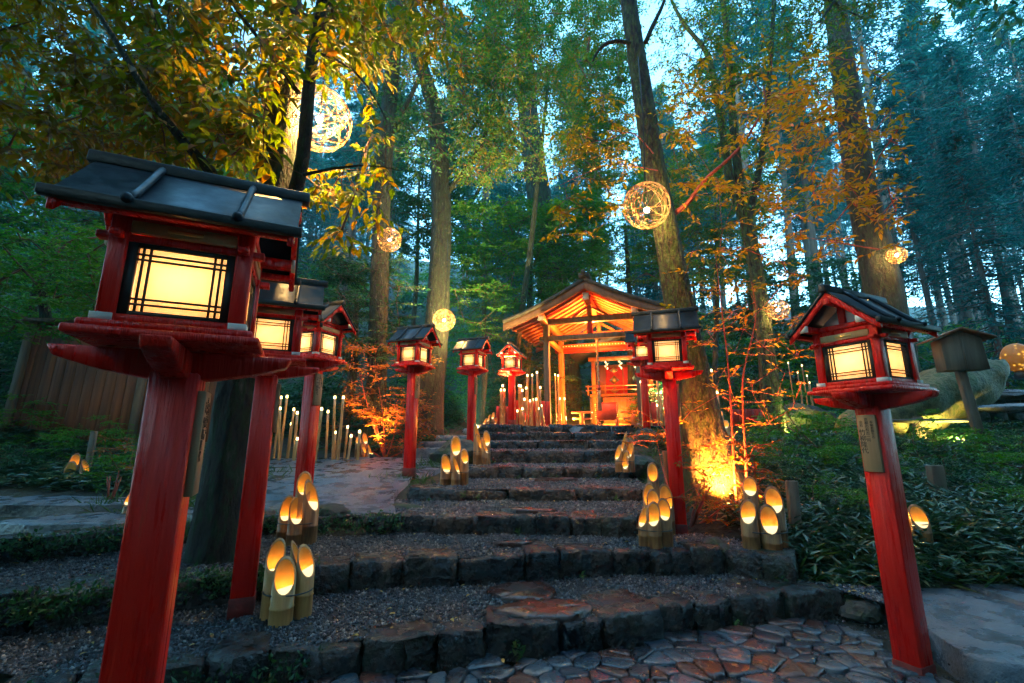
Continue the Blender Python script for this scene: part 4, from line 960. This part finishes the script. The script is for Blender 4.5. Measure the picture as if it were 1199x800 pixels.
t.crown(TA, 'leaf_amber', 3, 5, .19, .08, True, droop=.12, bmat='redtwig', rt=.0018, rmax=.007)

t = Tree('forest_tree', 'mossy forked tree with twin dark stems right of the leaning tree', 'tree', P(903, 465, 8.0))
t.trunk([t.base-[0, 0, .2]]+trunk_path([(900, 440), (893, 370), (885, 310), (874, 262), (864, 200), (858, 140), (854, 70), (846, -10), (842, -60)], 8), [.20, .15, .13, .12, .11, .08, .07, .06, .055, .05], 'barkmoss', n=16, lobes=.05)
t.trunk(trunk_path([(874, 262), (858, 225), (848, 170), (840, 115), (830, 60), (800, 30), (786, 0)], 8), [.09, .075, .065, .06, .05, .04, .03], 'barkmoss', 'limb', n=10)
t.trunk(trunk_path([(874, 262), (885, 220), (896, 160), (900, 100), (904, 40), (908, -30)], 8), [.08, .065, .055, .05, .045, .04], 'barkdark', 'limb', n=10)
t.crown(np.concatenate([zone(765, 985, -60, 110, 6.6, 9, 240), zone(760, 960, 100, 250, 7, 9, 90)]), 'leaf_mix', 6, 7, .38, .08, rt=.003, bmat='barkdark')

t = Tree('forest_tree', 'thick dark trunk rising behind the large right lantern', 'tree', P(1056, 480, 8.8))
t.trunk([t.base-[0, 0, .2]]+trunk_path([(1054, 470), (1050, 420), (1037, 355), (1022, 280), (1008, 220), (997, 140), (984, 60), (972, -50)], 8.8), [.44, .36, .33, .32, .30, .28, .26, .23, .2], 'bark', n=20, lobes=.08)
t.trunk(trunk_path([(996, 130), (960, 140), (930, 150)], 8.6), [.06, .045, .025], 'barkdark', 'limb', n=8)
t.crown(np.concatenate([zone(920, 1100, -60, 30, 5.6, 7.5, 70)]), 'leaf_mix', 6, 7, .34, .07, rt=.003, bmat='barkdark')

# green layered foliage tree behind the shrine
def layered(name, label, base, T, mat, L=.11, tw=9, per=9, tl=.5, trunkr=.12):
    t = Tree(name, label, 'tree', base); top = T.mean(0)
    t.trunk([t.base-[0, 0, .2], t.base*.5+top*.5+[.1, 0, 0], top], [trunkr, trunkr*.8, trunkr*.4], 'bark')
    t.crown(T, mat, tw, per, tl, L, flat=.12, droop=.12, rt=.004, rmax=.04); return t
layered('broadleaf_tree', 'bright green layered tree left behind the shrine roof', P(610, 420, 12.8), zone(535, 705, 235, 345, 11.8, 14, 240), 'leaf_green', .13)
layered('broadleaf_tree', 'green layered maple overhanging left of the shrine roof above the small lantern', P(560, 440, 11.5), zone(520, 610, 330, 395, 10.8, 12.5, 46), 'leaf_green', .09)
layered('broadleaf_tree', 'green layered tree right behind the shrine ridge', P(735, 420, 14), zone(670, 790, 200, 330, 13, 16, 170), 'leaf_green', .12)
layered('broadleaf_tree', 'low dark green foliage tree left above the plank wall', P(60, 470, 7.4), zone(-60, 150, 270, 392, 5.6, 7.8, 150), 'leaf_green', .075, tl=.35)
layered('broadleaf_tree', 'teal green tree behind the nearest lantern roof at left edge', P(20, 420, 10.5), zone(-60, 170, 190, 330, 8.5, 12, 110), 'leaf_dark', .12)
layered('broadleaf_tree', 'dark bushy tree between the third lantern and the brown trunk', P(400, 480, 8.9), zone(372, 470, 300, 420, 8.6, 10.4, 110), 'leaf_dark', .09)
layered('broadleaf_tree', 'dark leafy tree directly behind the shrine left column', P(600, 470, 13.5), zone(560, 660, 395, 480, 12.3, 14.5, 130), 'leaf_dark', .10)

layered('broadleaf_tree', 'tall yellow-green broadleaf tree spreading high over the shrine roof', P(590, 430, 11.6), zone(545, 735, -40, 215, 9.6, 12.4, 300, lambda x, y: 606 < x < 652 and y > 110), 'leaf_mix', .105, trunkr=.09)
layered('broadleaf_tree', 'green broadleaf tree filling the gap right of the big leaning trunk', P(830, 440, 13.2), zone(775, 900, 150, 330, 12, 14.5, 170), 'leaf_mix', .12, trunkr=.09)
layered('broadleaf_tree', 'dark low tree below the bright gap right of the forked tree', P(930, 440, 17), zone(800, 1060, 300, 400, 15.5, 19, 170), 'leaf_dark', .2, tl=.7, trunkr=.09)
layered('broadleaf_tree', 'blue-green tree in the gap between brown and grey trunks', P(478, 440, 14), zone(440, 540, 110, 300, 13, 16, 190), 'leaf_dark', .14, trunkr=.09)
layered('broadleaf_tree', 'green tree high behind the near leaves at upper left', P(230, 420, 9.5), zone(-40, 330, 80, 260, 8, 11, 190), 'leaf_green', .12, trunkr=.09)
# glowing maple at the patio end and shrubs
def shrub(name, label, base, T, mat, bmat='twig', L=.06, stems=4, twigs=5, per=6, tl=.2, near=False, cat='shrub', grp=None, droop=.1, top=.5):
    s = Tree(name, label, cat, base, grp)
    for k in range(stems):
        e = s.base*(1-top)+T[rng.integers(len(T))]*top
        s.trunk([s.base-[0, 0, .05], (s.base+e)/2+rng.normal(0, .05, 3), e], [.016, .011, .006], bmat, 'stem', n=6, noise=0)
    s.crown(T, mat, twigs, per, tl, L, near, flat=.3, droop=droop, bmat=bmat, rt=.0018, rmax=.01, step=.12); return s
shrub('maple_shrub', 'orange maple shrub lit from below at the far end of the patio', P(452, 520, 8.5), np.concatenate([zone(400, 505, 400, 500, 8.2, 9.4, 90), zone(430, 500, 480, 525, 8.2, 9, 26)]), 'leaf_fire', 'redtwig', .075, 7, 6, 6, .26, top=.8)
shrub('red_shrub', 'lit golden undergrowth shrub round the glowing tree base', P(806, 600, 4.3), np.concatenate([zone(790, 900, 515, 610, 3.95, 4.4, 46), zone(735, 815, 480, 520, 4.9, 5.6, 16)]), 'leaf_fire', 'redtwig', .055, 6, 4, 5, .13)
for (a, b, lab) in (((862, 600), (838, 300), 'thin red sapling with sparse leaves right beside the glowing tree base'), ((876, 600), (880, 330), 'second thin red sapling standing before the mossy forked tree')):
    s = Tree('sapling', lab, 'sapling', P(a[0], a[1], 4.4)); 
    s.trunk([s.base-[0, 0, .05]]+trunk_path([(a[0]-4, 520), (a[0]-8, 440), (b[0]+8, 370), b], [4.4, 4.45, 4.5, 4.5]), [.014, .012, .010, .007, .004], 'redtwig', 'stem', n=6, step=.12, noise=.04)
    s.crown(zone(min(a[0], b[0])-55, max(a[0], b[0])+65, b[1]+20, 500, 4.1, 4.8, 26), 'leaf_amber', 2, 4, .16, .06, True, bmat='redtwig', rt=.002, rmax=.006, flat=.2, droop=.0)
shrub('red_shrub', 'small red-stemmed plant among grasses left of the nearest lantern post', P(136, 545, 4.8), zone(118, 160, 500, 550, 4.6, 5, 10), 'leaf_fire', 'redtwig', .05, 4, 3, 4, .1)

# ------------------------------------------------------------------ undergrowth masses and forest
def bush_mesh(w, h, n, mat, L, tl=.35, twigs=5, per=7):
    T = rng.normal(0, 1, (n, 3)); T = T/np.linalg.norm(T, axis=1)[:, None]*rng.uniform(.45, 1, (n, 1))**.6; T[:, 2] = np.abs(T[:, 2]); T = T*[w, w*.8, h]
    T[:, 2] += .05
    lf = MB(); twig_leaves(lf, T, twigs, per, tl, L, flat=.25, droop=.15)
    st = MB(); grow(st, np.array([[0, 0, 0], [0, 0, .2*h], [0, 0, .4*h]]), T[::3], .3, rt=.004, rmax=.03)
    return lf.mesh('foliage', M[mat]), st.mesh('branch', M['twig'])
protos = [bush_mesh(1.3, 1.3, 90, 'leaf_dark', .10), bush_mesh(1.5, 1.7, 100, 'leaf_green', .11), bush_mesh(1.1, .9, 80, 'leaf_dark', .08)]
def bush(x, y, k, s, label, grp, dz=0):
    lf, st = protos[k]; t = thing('bush', label, 'bush', (x, y, float(G(x, y))-.05+dz), random.uniform(0, 6), grp); t.scale = (s, s, s*random.uniform(.8, 1.15))
    for nm, me in (('foliage', lf), ('branch', st)):
        o = bpy.data.objects.new(nm, me); C.objects.link(o); o.parent = t
for px, y, k, s in [(350, 10.3, 0, 1.0), (300, 10.0, 2, 1.1), (395, 10.8, 0, 1.1), (250, 9.5, 0, 1.0), (540, 12.0, 2, .8), (555, 13.0, 1, .8), (480, 12.5, 0, 1), (515, 14.5, 1, 1.1), (620, 13.2, 0, 1.0), (590, 12.6, 2, .9), (200, 9, 0, 1.0), (150, 9.2, 1, 1.0), (90, 9, 0, 1.1), (30, 9.5, 1, 1.1), (-20, 8, 0, 1.1), (675, 15.8, 0, 1.2), (800, 13.5, 0, 1.1), (770, 12.5, 2, 1)]:
    bush((px-CX)/F*y, y, k, s, 'dark leafy bush in the thicket behind the left lanterns and patio' if px < 660 else 'dark leafy bush growing close behind the shrine', 'dark bushes of the thicket left and behind the shrine')
for px, y, k, s in [(830, 12, 2, .9), (870, 13, 0, 1), (905, 14.5, 1, .9), (960, 15, 2, 1), (1010, 14, 1, .8), (1060, 14, 0, .9), (1110, 13, 1, .7), (1160, 13.5, 0, .9), (1200, 12, 1, .8), (1250, 11, 0, .8), (800, 10.5, 2, .7), (870, 9.6, 2, .55)]:
    bush((px-CX)/F*y, y, k, s, 'green bush on the forest floor right of the leaning tree', 'bushes under the right-hand forest')

for px, y, s in [(905, 4.9, .34), (960, 4.3, .28), (990, 5.4, .4), (880, 5.6, .36), (1100, 4.9, .34), (1150, 4.4, .30), (1180, 5.2, .4), (1090, 6.0, .42), (930, 6.4, .5), (1010, 6.7, .45), (1160, 6.2, .4), (40, 5.6, .4), (120, 6.2, .45), (175, 5.6, .35), (20, 6.4, .5), (240, 6.0, .4)]:
    bush((px-CX)/F*y, y, random.choice([0, 1, 2]), s, 'low leafy shrub growing out of the ground cover on the banks', 'low shrubs in the ground cover')
def cedar_proto(h, r, c0, nb, bl, mat='leaf_teal', dense=1.0, droop=.25, L=.32):
    tr = MB(); z = np.linspace(-.4, h, 12); bend = rng.normal(0, .15, 2)
    path = np.column_stack([bend[0]*np.sin(z/h*2), bend[1]*np.sin(z/h*2.5), z]); tr.tube(path, np.interp(z, [-.4, .6, h], [r*1.4, r, r*.15]), 9, noise=.02)
    wd = MB(); lf = MB(); A = []; B = []
    for k in range(nb):
        u = (k+random.random())/nb; zz = h*(c0+(1-c0)*u); a = random.uniform(0, 6.283); l = bl*(1-u)**.75*random.uniform(.55, 1.15)+.25
        p0 = np.array([np.interp(zz, z, path[:, 0]), np.interp(zz, z, path[:, 1]), zz]); dv = np.array([math.cos(a), math.sin(a), random.uniform(-.25, .15)]); p1 = p0+dv*l; p1[2] -= droop*l*.6
        A.append(p0); B.append(p1)
    for k in range(int(nb*.2)):
        zz = h*random.uniform(c0*.4, c0); a = random.uniform(0, 6.283); p0 = np.array([0, 0, zz]); A.append(p0); B.append(p0+np.array([math.cos(a), math.sin(a), -.2])*random.uniform(.3, bl*.6))
    A = np.array(A); B = np.array(B); segs(wd, A, B, np.full(len(A), .03), np.full(len(A), .006), 4)
    Am, Bm = A[:nb], B[:nb]; m_ = int(9*dense)
    for k in range(m_):
        u = np.clip(rng.uniform(.18, 1.05, len(Am)), 0, 1)[:, None]; p = Am*(1-u)+Bm*u+rng.normal(0, .09, Am.shape)*bl*.5
        dv = unit(Bm-Am)
        for q in range(4):
            d = dv*.6+rng.normal(0, .7, Am.shape); d[:, 2] = d[:, 2]*.45-.25
            l = L*rng.uniform(.5, 1.2, len(p)); leaf_geo(lf, p+rng.normal(0, .06, p.shape), d, np.array([0, 0, 1.])+rng.normal(0, .5, p.shape), l, l*.22)
    return tr.mesh('trunk', M['cedarbark'], smooth=True), wd.mesh('branch', M['cedarbark']), lf.mesh('foliage', M[mat])
cp = [cedar_proto(19, .20, .42, 190, 2.1), cedar_proto(22, .24, .5, 200, 2.3), cedar_proto(17, .16, .35, 190, 1.9), cedar_proto(20, .19, .55, 150, 2.2), cedar_proto(12, .13, .12, 210, 2.2, L=.26), cedar_proto(9, .10, .08, 170, 1.9, L=.22)]
def cedar(x, y, k, s, label, grp, name='cedar_tree'):
    t = thing(name, label, 'tree', (x, y, float(G(x, y))-.1), random.uniform(0, 6.28), grp); t.scale = (s, s, s*random.uniform(.92, 1.1)); t.rotation_euler.x = random.gauss(0, .012); t.rotation_euler.y = random.gauss(0, .012)
    for nm, me in zip(('trunk', 'branch', 'foliage'), cp[k]):
        o = bpy.data.objects.new(nm, me); C.objects.link(o); o.parent = t
near_list = [(1195, 15.5, 3, .8, 'thin dark cedar leaning at the right edge of the frame'), (1180, 12.5, 4, .8, 'young dark teal cedar with full branches at right behind the notice box'), (1110, 15, 2, .75, 'pale slender cedar trunk above the notice box'), (1260, 14, 4, .9, 'young cedar just inside the right edge'), (1140, 19, 1, .8, 'tall cedar between notice box and thick dark trunk')]
for px, y, k, s, lab in near_list: cedar((px-CX)/F*y*1.0, y, k, s, lab, None)
spots = []
random.seed(21)
tries = 0
while len(spots) < 215 and tries < 9000:
    tries += 1
    y = random.uniform(17, 58); px = random.uniform(-260, 1480); x = (px-CX)/F*y
    if 905 < px < 960 and y > 24: continue
    if 1050 < px < 1100 and y > 26: continue
    if abs(px-660) < 60 and y < 20: continue
    if all(math.hypot(x-a, y-b) > 1.7 for a, b in spots): spots.append((x, y))
for x, y in spots:
    px = x/y*F+CX
    k = random.choice([0, 1, 2, 3]) if px > 780 else random.choice([0, 2, 4, 4, 5, 1])
    far = y > 30; side = 'right' if px > 780 else 'left'
    cedar(x, y, k, random.uniform(.85, 1.15), ('distant hazy blue cedar on the far slope %s of the shrine' if far else 'tall straight cedar in the misty plantation %s of the shrine') % side,
          ('distant cedars %s' if far else 'plantation cedars %s') % side)

# dense slope thicket behind the shrine
random.seed(5)
for i in range(70):
    y = random.uniform(16, 40); px = random.uniform(-150, 1350); x = (px-CX)/F*y
    bush(x, y, random.choice([0, 1, 0, 2]), random.uniform(1.2, 2.4), 'large leafy bush of the thicket on the slope behind the shrine', 'bushes on the slope behind the shrine')
# unseen trees added round and behind the viewpoint to shade the foreground
T = rng.normal(0, 1, (260, 3)); T = T/np.linalg.norm(T, axis=1)[:, None]*rng.uniform(.3, 1, (260, 1))**.5*[4.6, 4.6, 1.7]+[0, 0, 12]
lf = MB(); twig_leaves(lf, T, 5, 6, 1.1, .34, flat=.3, droop=.15); st = MB(); grow(st, dens([[0, 0, 7], [0, 0, 12]], .5), T[::2], .8, rt=.01, rmax=.1); tr = MB(); tr.tube(dens([[0, 0, -.4], [.1, 0, 5], [0, 0, 12.5]], .8), np.linspace(.34, .12, 17)[:len(dens([[0, 0, -.4], [.1, 0, 5], [0, 0, 12.5]], .8))], 12, noise=.02)
ov = [tr.mesh('trunk', M['barkdark'], smooth=True), st.mesh('branch', M['twig']), lf.mesh('foliage', M['leaf_dark'])]
for x, y in [(-5.0, -2.8), (5.0, -2.6), (0.2, -6.0), (8.5, -3.6), (-8.6, -4), (12, -2), (-12, -1.5), (-9.5, 0), (9.6, .6), (-7, -8), (7, -8), (0, -9.5), (-13, 6.5), (14, 6), (-14, -6), (14, -6)]:
    t = thing('forest_tree', 'unseen broadleaf tree added behind the viewpoint for shade', 'tree', (x, y, float(G(x, y))), random.uniform(0, 6.28), 'unseen shade trees behind the viewpoint')
    for nm, me in zip(('trunk', 'branch', 'foliage'), ov):
        o = bpy.data.objects.new(nm, me); C.objects.link(o); o.parent = t
for i in range(80):
    a = random.uniform(R(150), R(390)); r = random.uniform(12, 26); x, y = r*math.cos(a), r*math.sin(a)
    if y > 0 and abs(x) < y*1.4: continue
    cedar(x, y, random.choice([0, 4, 4, 2]), random.uniform(.9, 1.2), 'unseen cedar added behind the viewpoint for shade', 'unseen shade cedars behind the viewpoint')

# ------------------------------------------------------------------ ground cover
def tufts(name, label, cat, xy, mat, blades, L, wr=.14, up=.9, droop=.3, stemh=.0, near=False):
    x, y = xy; n = len(x); z = G(x, y); base = np.column_stack([x, y, z]); mb = MB()
    hh = rng.uniform(.3, 1, n)*stemh
    for k in range(blades):
        a = rng.uniform(0, 6.283, n); d = np.column_stack([np.cos(a), np.sin(a), rng.uniform(-.2, 1, n)*up]); p = base+np.column_stack([rng.normal(0, .025, n), rng.normal(0, .025, n), hh*rng.uniform(.3, 1.1, n)])
        l = L*rng.uniform(.5, 1.25, n); nr = np.array([0, 0, 1.])+rng.normal(0, .35, (n, 3)); leaf_geo(mb, p, d, nr, l, l*wr, near)
    return tag(mb.build(name, M[mat]), label, cat, kind='stuff')
def area(n, fn, x0, x1, y0, y1):
    X = []; Y = []
    while sum(map(len, X)) < n:
        x = rng.uniform(x0, x1, 4000); y = rng.uniform(y0, y1, 4000); k = fn(x, y); X.append(x[k]); Y.append(y[k])
    return np.concatenate(X)[:n], np.concatenate(Y)[:n]
clump = lambda x, y: (np.sin(x*2.3+y)+np.sin(y*3.1-x*1.7)+np.sin(x*5+y*4)*.5) > rng.uniform(-2.2, 1.2, x.shape)-2.2*((y < 4.3) & (x > 0))
inpath = lambda x, y: (x > 2.45) & (x < 6) & (y < 3.42)
right = lambda x, y: (x > 1.85+.10*(y-4)) & (x < y*1.25+1) & ~inpath(x, y) & clump(x, y) & ((y > 4.0) | (x > 2.05)) & (y > 3.3) & ~((np.hypot(x-2.15, y-4.75) < .5))
tufts('bamboo_grass', 'dense low bamboo grass with glossy blue-green leaves on the right bank', 'bamboo grass', area(9500, right, 1.7, 9, 3.3, 7.5), 'sasa', 7, .105, .22, .8, .2, .2, True)
tufts('ground_cover', 'low leafy ground cover fading under the trees at right', 'ground cover', area(7000, lambda x, y: right(x, y), 2, 14, 7, 14), 'leaf_dark', 6, .12, .3, .5, .2, .15)
left = lambda x, y: (x < -3.3-.25*(y-4.2)) & (x > -y*1.25-1) & clump(x, y) & (y > 4.2) & ~((y < 5.15) & (x < -3.4))
tufts('ground_cover', 'dark leafy ground cover on the left bank below the plank wall', 'ground cover', area(4200, left, -11, -3.2, 4.2, 8), 'sasa', 7, .11, .26, .4, .2, .14, True)
tufts('ground_cover', 'leafy forest floor growth behind patio and shrine', 'ground cover', area(7000, lambda x, y: (((x < -1.2) | (x > 4.6) | (y > 16)) & (np.abs(x) < y*1.15)), -16, 16, 8.8, 19), 'leaf_dark', 5, .15, .3, .7, .2, .2)
def gr(label, px, py, d, n, sx, sy, L=.2):
    q = P(px, py, d); x = rng.normal(q[0], sx, n); y = rng.normal(d, sy, n); return tufts('grass_tuft', label, 'grass', (x, y), 'grass', 7, L, .07, 1.6)
tufts('broad_grass', 'lighter green broad grass clumps mixed into the right bank', 'grass', area(420, right, 1.8, 7, 3.4, 6.5), 'grass', 8, .24, .08, 1.2)
gr('long grass at the left rim of the patio below the pole lights', 300, 540, 6.3, 45, .3, .35)
gr('grass tuft at the base of the lantern post left of the steps', 478, 560, 6.1, 34, .28, .14, .16)
gr('grass left of the upper steps beside the patio', 508, 520, 7.2, 50, .25, .3, .2)
gr('grassy clump beside the slab path at far left', 190, 560, 4.6, 70, .45, .22, .2)
gr('small fern tuft right of the upper steps', 745, 545, 6.6, 60, .2, .5, .14)
gr('grass sprouting at the foot of the big left tree', 225, 640, 3.5, 26, .2, .15, .12)
gr('grass clump between right lantern post and stone slab', 985, 640, 3.65, 30, .3, .12, .18)
# moss and small weeds on the left step edges
def band(line, n, w, z, zs=.03):
    L = np.array(line); i = rng.integers(0, len(L)-1, n); u = rng.random(n); p = L[i]*(1-u)[:, None]+L[i+1]*u[:, None]
    return p[:, 0]+rng.normal(0, w, n), p[:, 1]+rng.normal(0, w, n), z+rng.uniform(-zs, .01, n)
mb = MB()
for line, z, n, x1 in ((E[3], Z[3], 1500, -.9), (E[2], Z[2], 1300, -1.25), (E[1], Z[1]-.05, 500, -.9)):
    x, y, zz = band(line, n*3, .05, z+.01, .12); k = x < x1; x, y, zz = x[k][:n], y[k][:n]-.02, zz[k][:n]
    for _ in range(3):
        m_ = len(x); d = rng.normal(0, 1, (m_, 3)); d[:, 2] = np.abs(d[:, 2]); l = rng.uniform(.012, .04, m_); leaf_geo(mb, np.column_stack([x, y-.02, zz])+rng.normal(0, .015, (m_, 3)), d, rng.normal(0, 1, (m_, 3)), l, l*.5)
tag(mb.build('moss', M['leaf_dark']), 'dark moss and tiny weeds on the left step edges', 'moss', kind='stuff')
# weeds in the stairs
mb = MB(); wx = []
for k in range(1, 7):
    L = np.array(E[k]); nn = 5
    for _ in range(nn):
        u = random.random(); i = random.randrange(len(L)-1); p = L[i]*(1-u)+L[i+1]*u
        if p[0] < -1.5: continue
        c = np.array([p[0], p[1]-.035, Z[k-1]+random.uniform(.0, .06)])
        m_ = 14; d = rng.normal(0, 1, (m_, 3)); d[:, 2] = np.abs(d[:, 2])*.8; d[:, 1] -= .4; l = rng.uniform(.02, .05, m_); leaf_geo(mb, c+rng.normal(0, .012, (m_, 3)), d, np.array([0, -.3, 1.])+rng.normal(0, .3, (m_, 3)), l, l*.45)
tag(mb.build('weeds', M['grass']), 'small green weeds sprouting at the foot of the step risers', 'weeds', kind='stuff')
# fallen leaves
mb = MB(); pos = []
for rows, k in treads:
    p = on_rows(rows, [0, 130, 100, 50, 30, 20, 12, 10, 8][k]); pos.append(p+[0, 0, .014])
x = rng.uniform(-3.5, -1.2, 26); y = rng.uniform(4.3, 7.6, 26); pos.append(np.column_stack([x, y, patz(y)+.006]))
x = rng.uniform(-.6, 3.4, 24); y = rng.uniform(1.9, 3.2, 24); k = y < np.interp(x, e1[:, 0], e1[:, 1])-.1; pos.append(np.column_stack([x, y, np.full(24, .025)])[k])
x, y = area(1300, right, 1.9, 7, 3.4, 7); pos.append(np.column_stack([x, y, G(x, y)+rng.uniform(.05, .20, 1300)]))
x, y = area(150, left, -8, -3.2, 4.2, 7); pos.append(np.column_stack([x, y, G(x, y)+rng.uniform(.03, .14, 150)]))
pos = np.concatenate(pos); m_ = len(pos); d = rng.normal(0, 1, (m_, 3)); d[:, 2] *= .12; l = rng.uniform(.018, .042, m_)
leaf_geo(mb, pos, d, np.array([0, 0, 1.])+rng.normal(0, .2, (m_, 3)), l, l*.5, True)
tag(mb.build('fallen_leaves', M['fallen']), 'yellow and brown fallen leaves scattered over gravel and stones', 'fallen leaves', kind='stuff')

# floodlights
q = sloc(-1.35, -1.15, 0); flood((q[0], q[1], 1.36), sloc(.2, -.4, 3.0), 1.2, (1, .30, .05), 'added floodlight on the platform edge aimed at the shrine gable', 90)  # added lamp that warms the barge boards from below
def gp(px, d): x = (px-CX)/F*d; return (x, d, float(G(x, d)))
flood(gp(838, 4.28), P(826, 480, 4.7), 100, (1, .27, .04), 'small orange floodlight at the foot of the leaning tree', 110)
flood(gp(866, 4.1), P(850, 560, 4.6), 38, (1, .25, .04), 'second small floodlight among the red saplings', 120)
flood(gp(440, 8.0), P(455, 420, 8.9), 60, (1, .40, .07), 'small floodlight under the orange maple shrub', 80)
q = P(1135, 498, 6.9); flood((q[0]-.1, 6.9, float(G(q[0], 6.9))), P(1060, 455, 7.7), 40, (1, .72, .16), 'small yellow floodlight at the foot of the notice box', 130)
flood(gp(198, 4.4), P(110, 40, 3.0), 290, (1, .66, .20), 'added floodlight hidden behind the nearest red post aimed into the leaves above', 115)  # added to light the upper left leaves, fitting kept out of sight
flood(gp(1031, 3.7), P(930, 160, 4.3), 60, (1, .62, .20), 'added floodlight in the bamboo grass aimed up at the orange leaves', 100)  # added uplight, brightens the amber leaves at right
flood(gp(553, 9.2), P(600, 40, 9.3), 400, (1, .88, .32), 'added floodlight beside the grey trunk aimed up into the canopy', 75)  # added to brighten the high canopy over the shrine
flood(gp(775, 13.0), P(735, 255, 14.2), 130, (1, .95, .45), 'added floodlight behind the shrine aimed into the trees', 120)  # added behind the porch to brighten the green trees
flood(gp(598, 11.0), P(640, 280, 13), 340, (1, .95, .45), 'added floodlight left of the shrine aimed into the green layered tree', 110)  # added so the layered tree comes out bright green
q = P(925, 498, 7.7); flood((q[0], 7.7, float(G(q[0], 7.7))), P(930, 455, 8.5), 10, (.9, .85, .2), 'small floodlight below the speckled mossy rock', 120)

# ------------------------------------------------------------------ sky, haze, camera
SUN_EL, SUN_AZ = R(24), R(200)
w = bpy.data.worlds.new('World'); sc.world = w; w.use_nodes = True; nt = w.node_tree; nt.nodes.clear()
sky = nt.nodes.new('ShaderNodeTexSky'); sky.sky_type = 'NISHITA'; sky.sun_disc = False; sky.sun_elevation = SUN_EL; sky.sun_rotation = SUN_AZ; sky.ozone_density = 4; sky.dust_density = .5
bg = nt.nodes.new('ShaderNodeBackground'); bg.inputs[1].default_value = .15; wo = nt.nodes.new('ShaderNodeOutputWorld')
mx = N(nt, 'ShaderNodeMix', _data_type='RGBA', _blend_type='MULTIPLY'); mx.inputs[0].default_value = 1; mx.inputs[7].default_value = (.80, 1.16, .98, 1)
nt.links.new(sky.outputs[0], mx.inputs[6]); nt.links.new(mx.outputs[2], bg.inputs[0]); nt.links.new(bg.outputs[0], wo.inputs[0])
l = bpy.data.lights.new('sun', 'SUN'); l.energy = .10; l.angle = R(40); l.color = (.5, .85, 1)
o = bpy.data.objects.new('sun', l); C.objects.link(o); o.rotation_euler = (R(40), 0, R(160))

HAZE = .0016
if HAZE:
    m, nt, out = newmat('haze_air'); v = N(nt, 'ShaderNodeVolumePrincipled', Density=HAZE); v.inputs['Color'].default_value = (.08, .72, 1, 1); v.inputs['Anisotropy'].default_value = 0
    nt.links.new(v.outputs[0], out.inputs['Volume'])
    b = MB(); b.box((0, 28, 24), (190, 124, 64)); tag(b.build('haze', m), 'pale blue evening haze in the air of the forest', 'haze', kind='stuff')

cam = bpy.data.cameras.new('camera'); cam.sensor_width = 36; cam.lens = F/1199*36; cam.clip_end = 1000; cam.clip_start = .05
co = bpy.data.objects.new('camera', cam); C.objects.link(co); co.location = (0, 0, EYE); co.rotation_euler = (math.pi/2+PITCH, 0, 0); sc.camera = co
sc.render.resolution_x = 1024; sc.render.resolution_y = 683
sc.view_settings.view_transform = 'Standard'; sc.view_settings.look = 'None'; sc.view_settings.gamma = 1; sc.view_settings.exposure = 3.5; sc.view_settings.use_curve_mapping = False
cy_ = sc.cycles; cy_.use_denoising = True; cy_.max_bounces = 6; cy_.diffuse_bounces = 3; cy_.glossy_bounces = 2; cy_.transmission_bounces = 3; cy_.volume_bounces = 0; cy_.transparent_max_bounces = 4
cy_.sample_clamp_indirect = 3; cy_.caustics_reflective = False; cy_.caustics_refractive = False
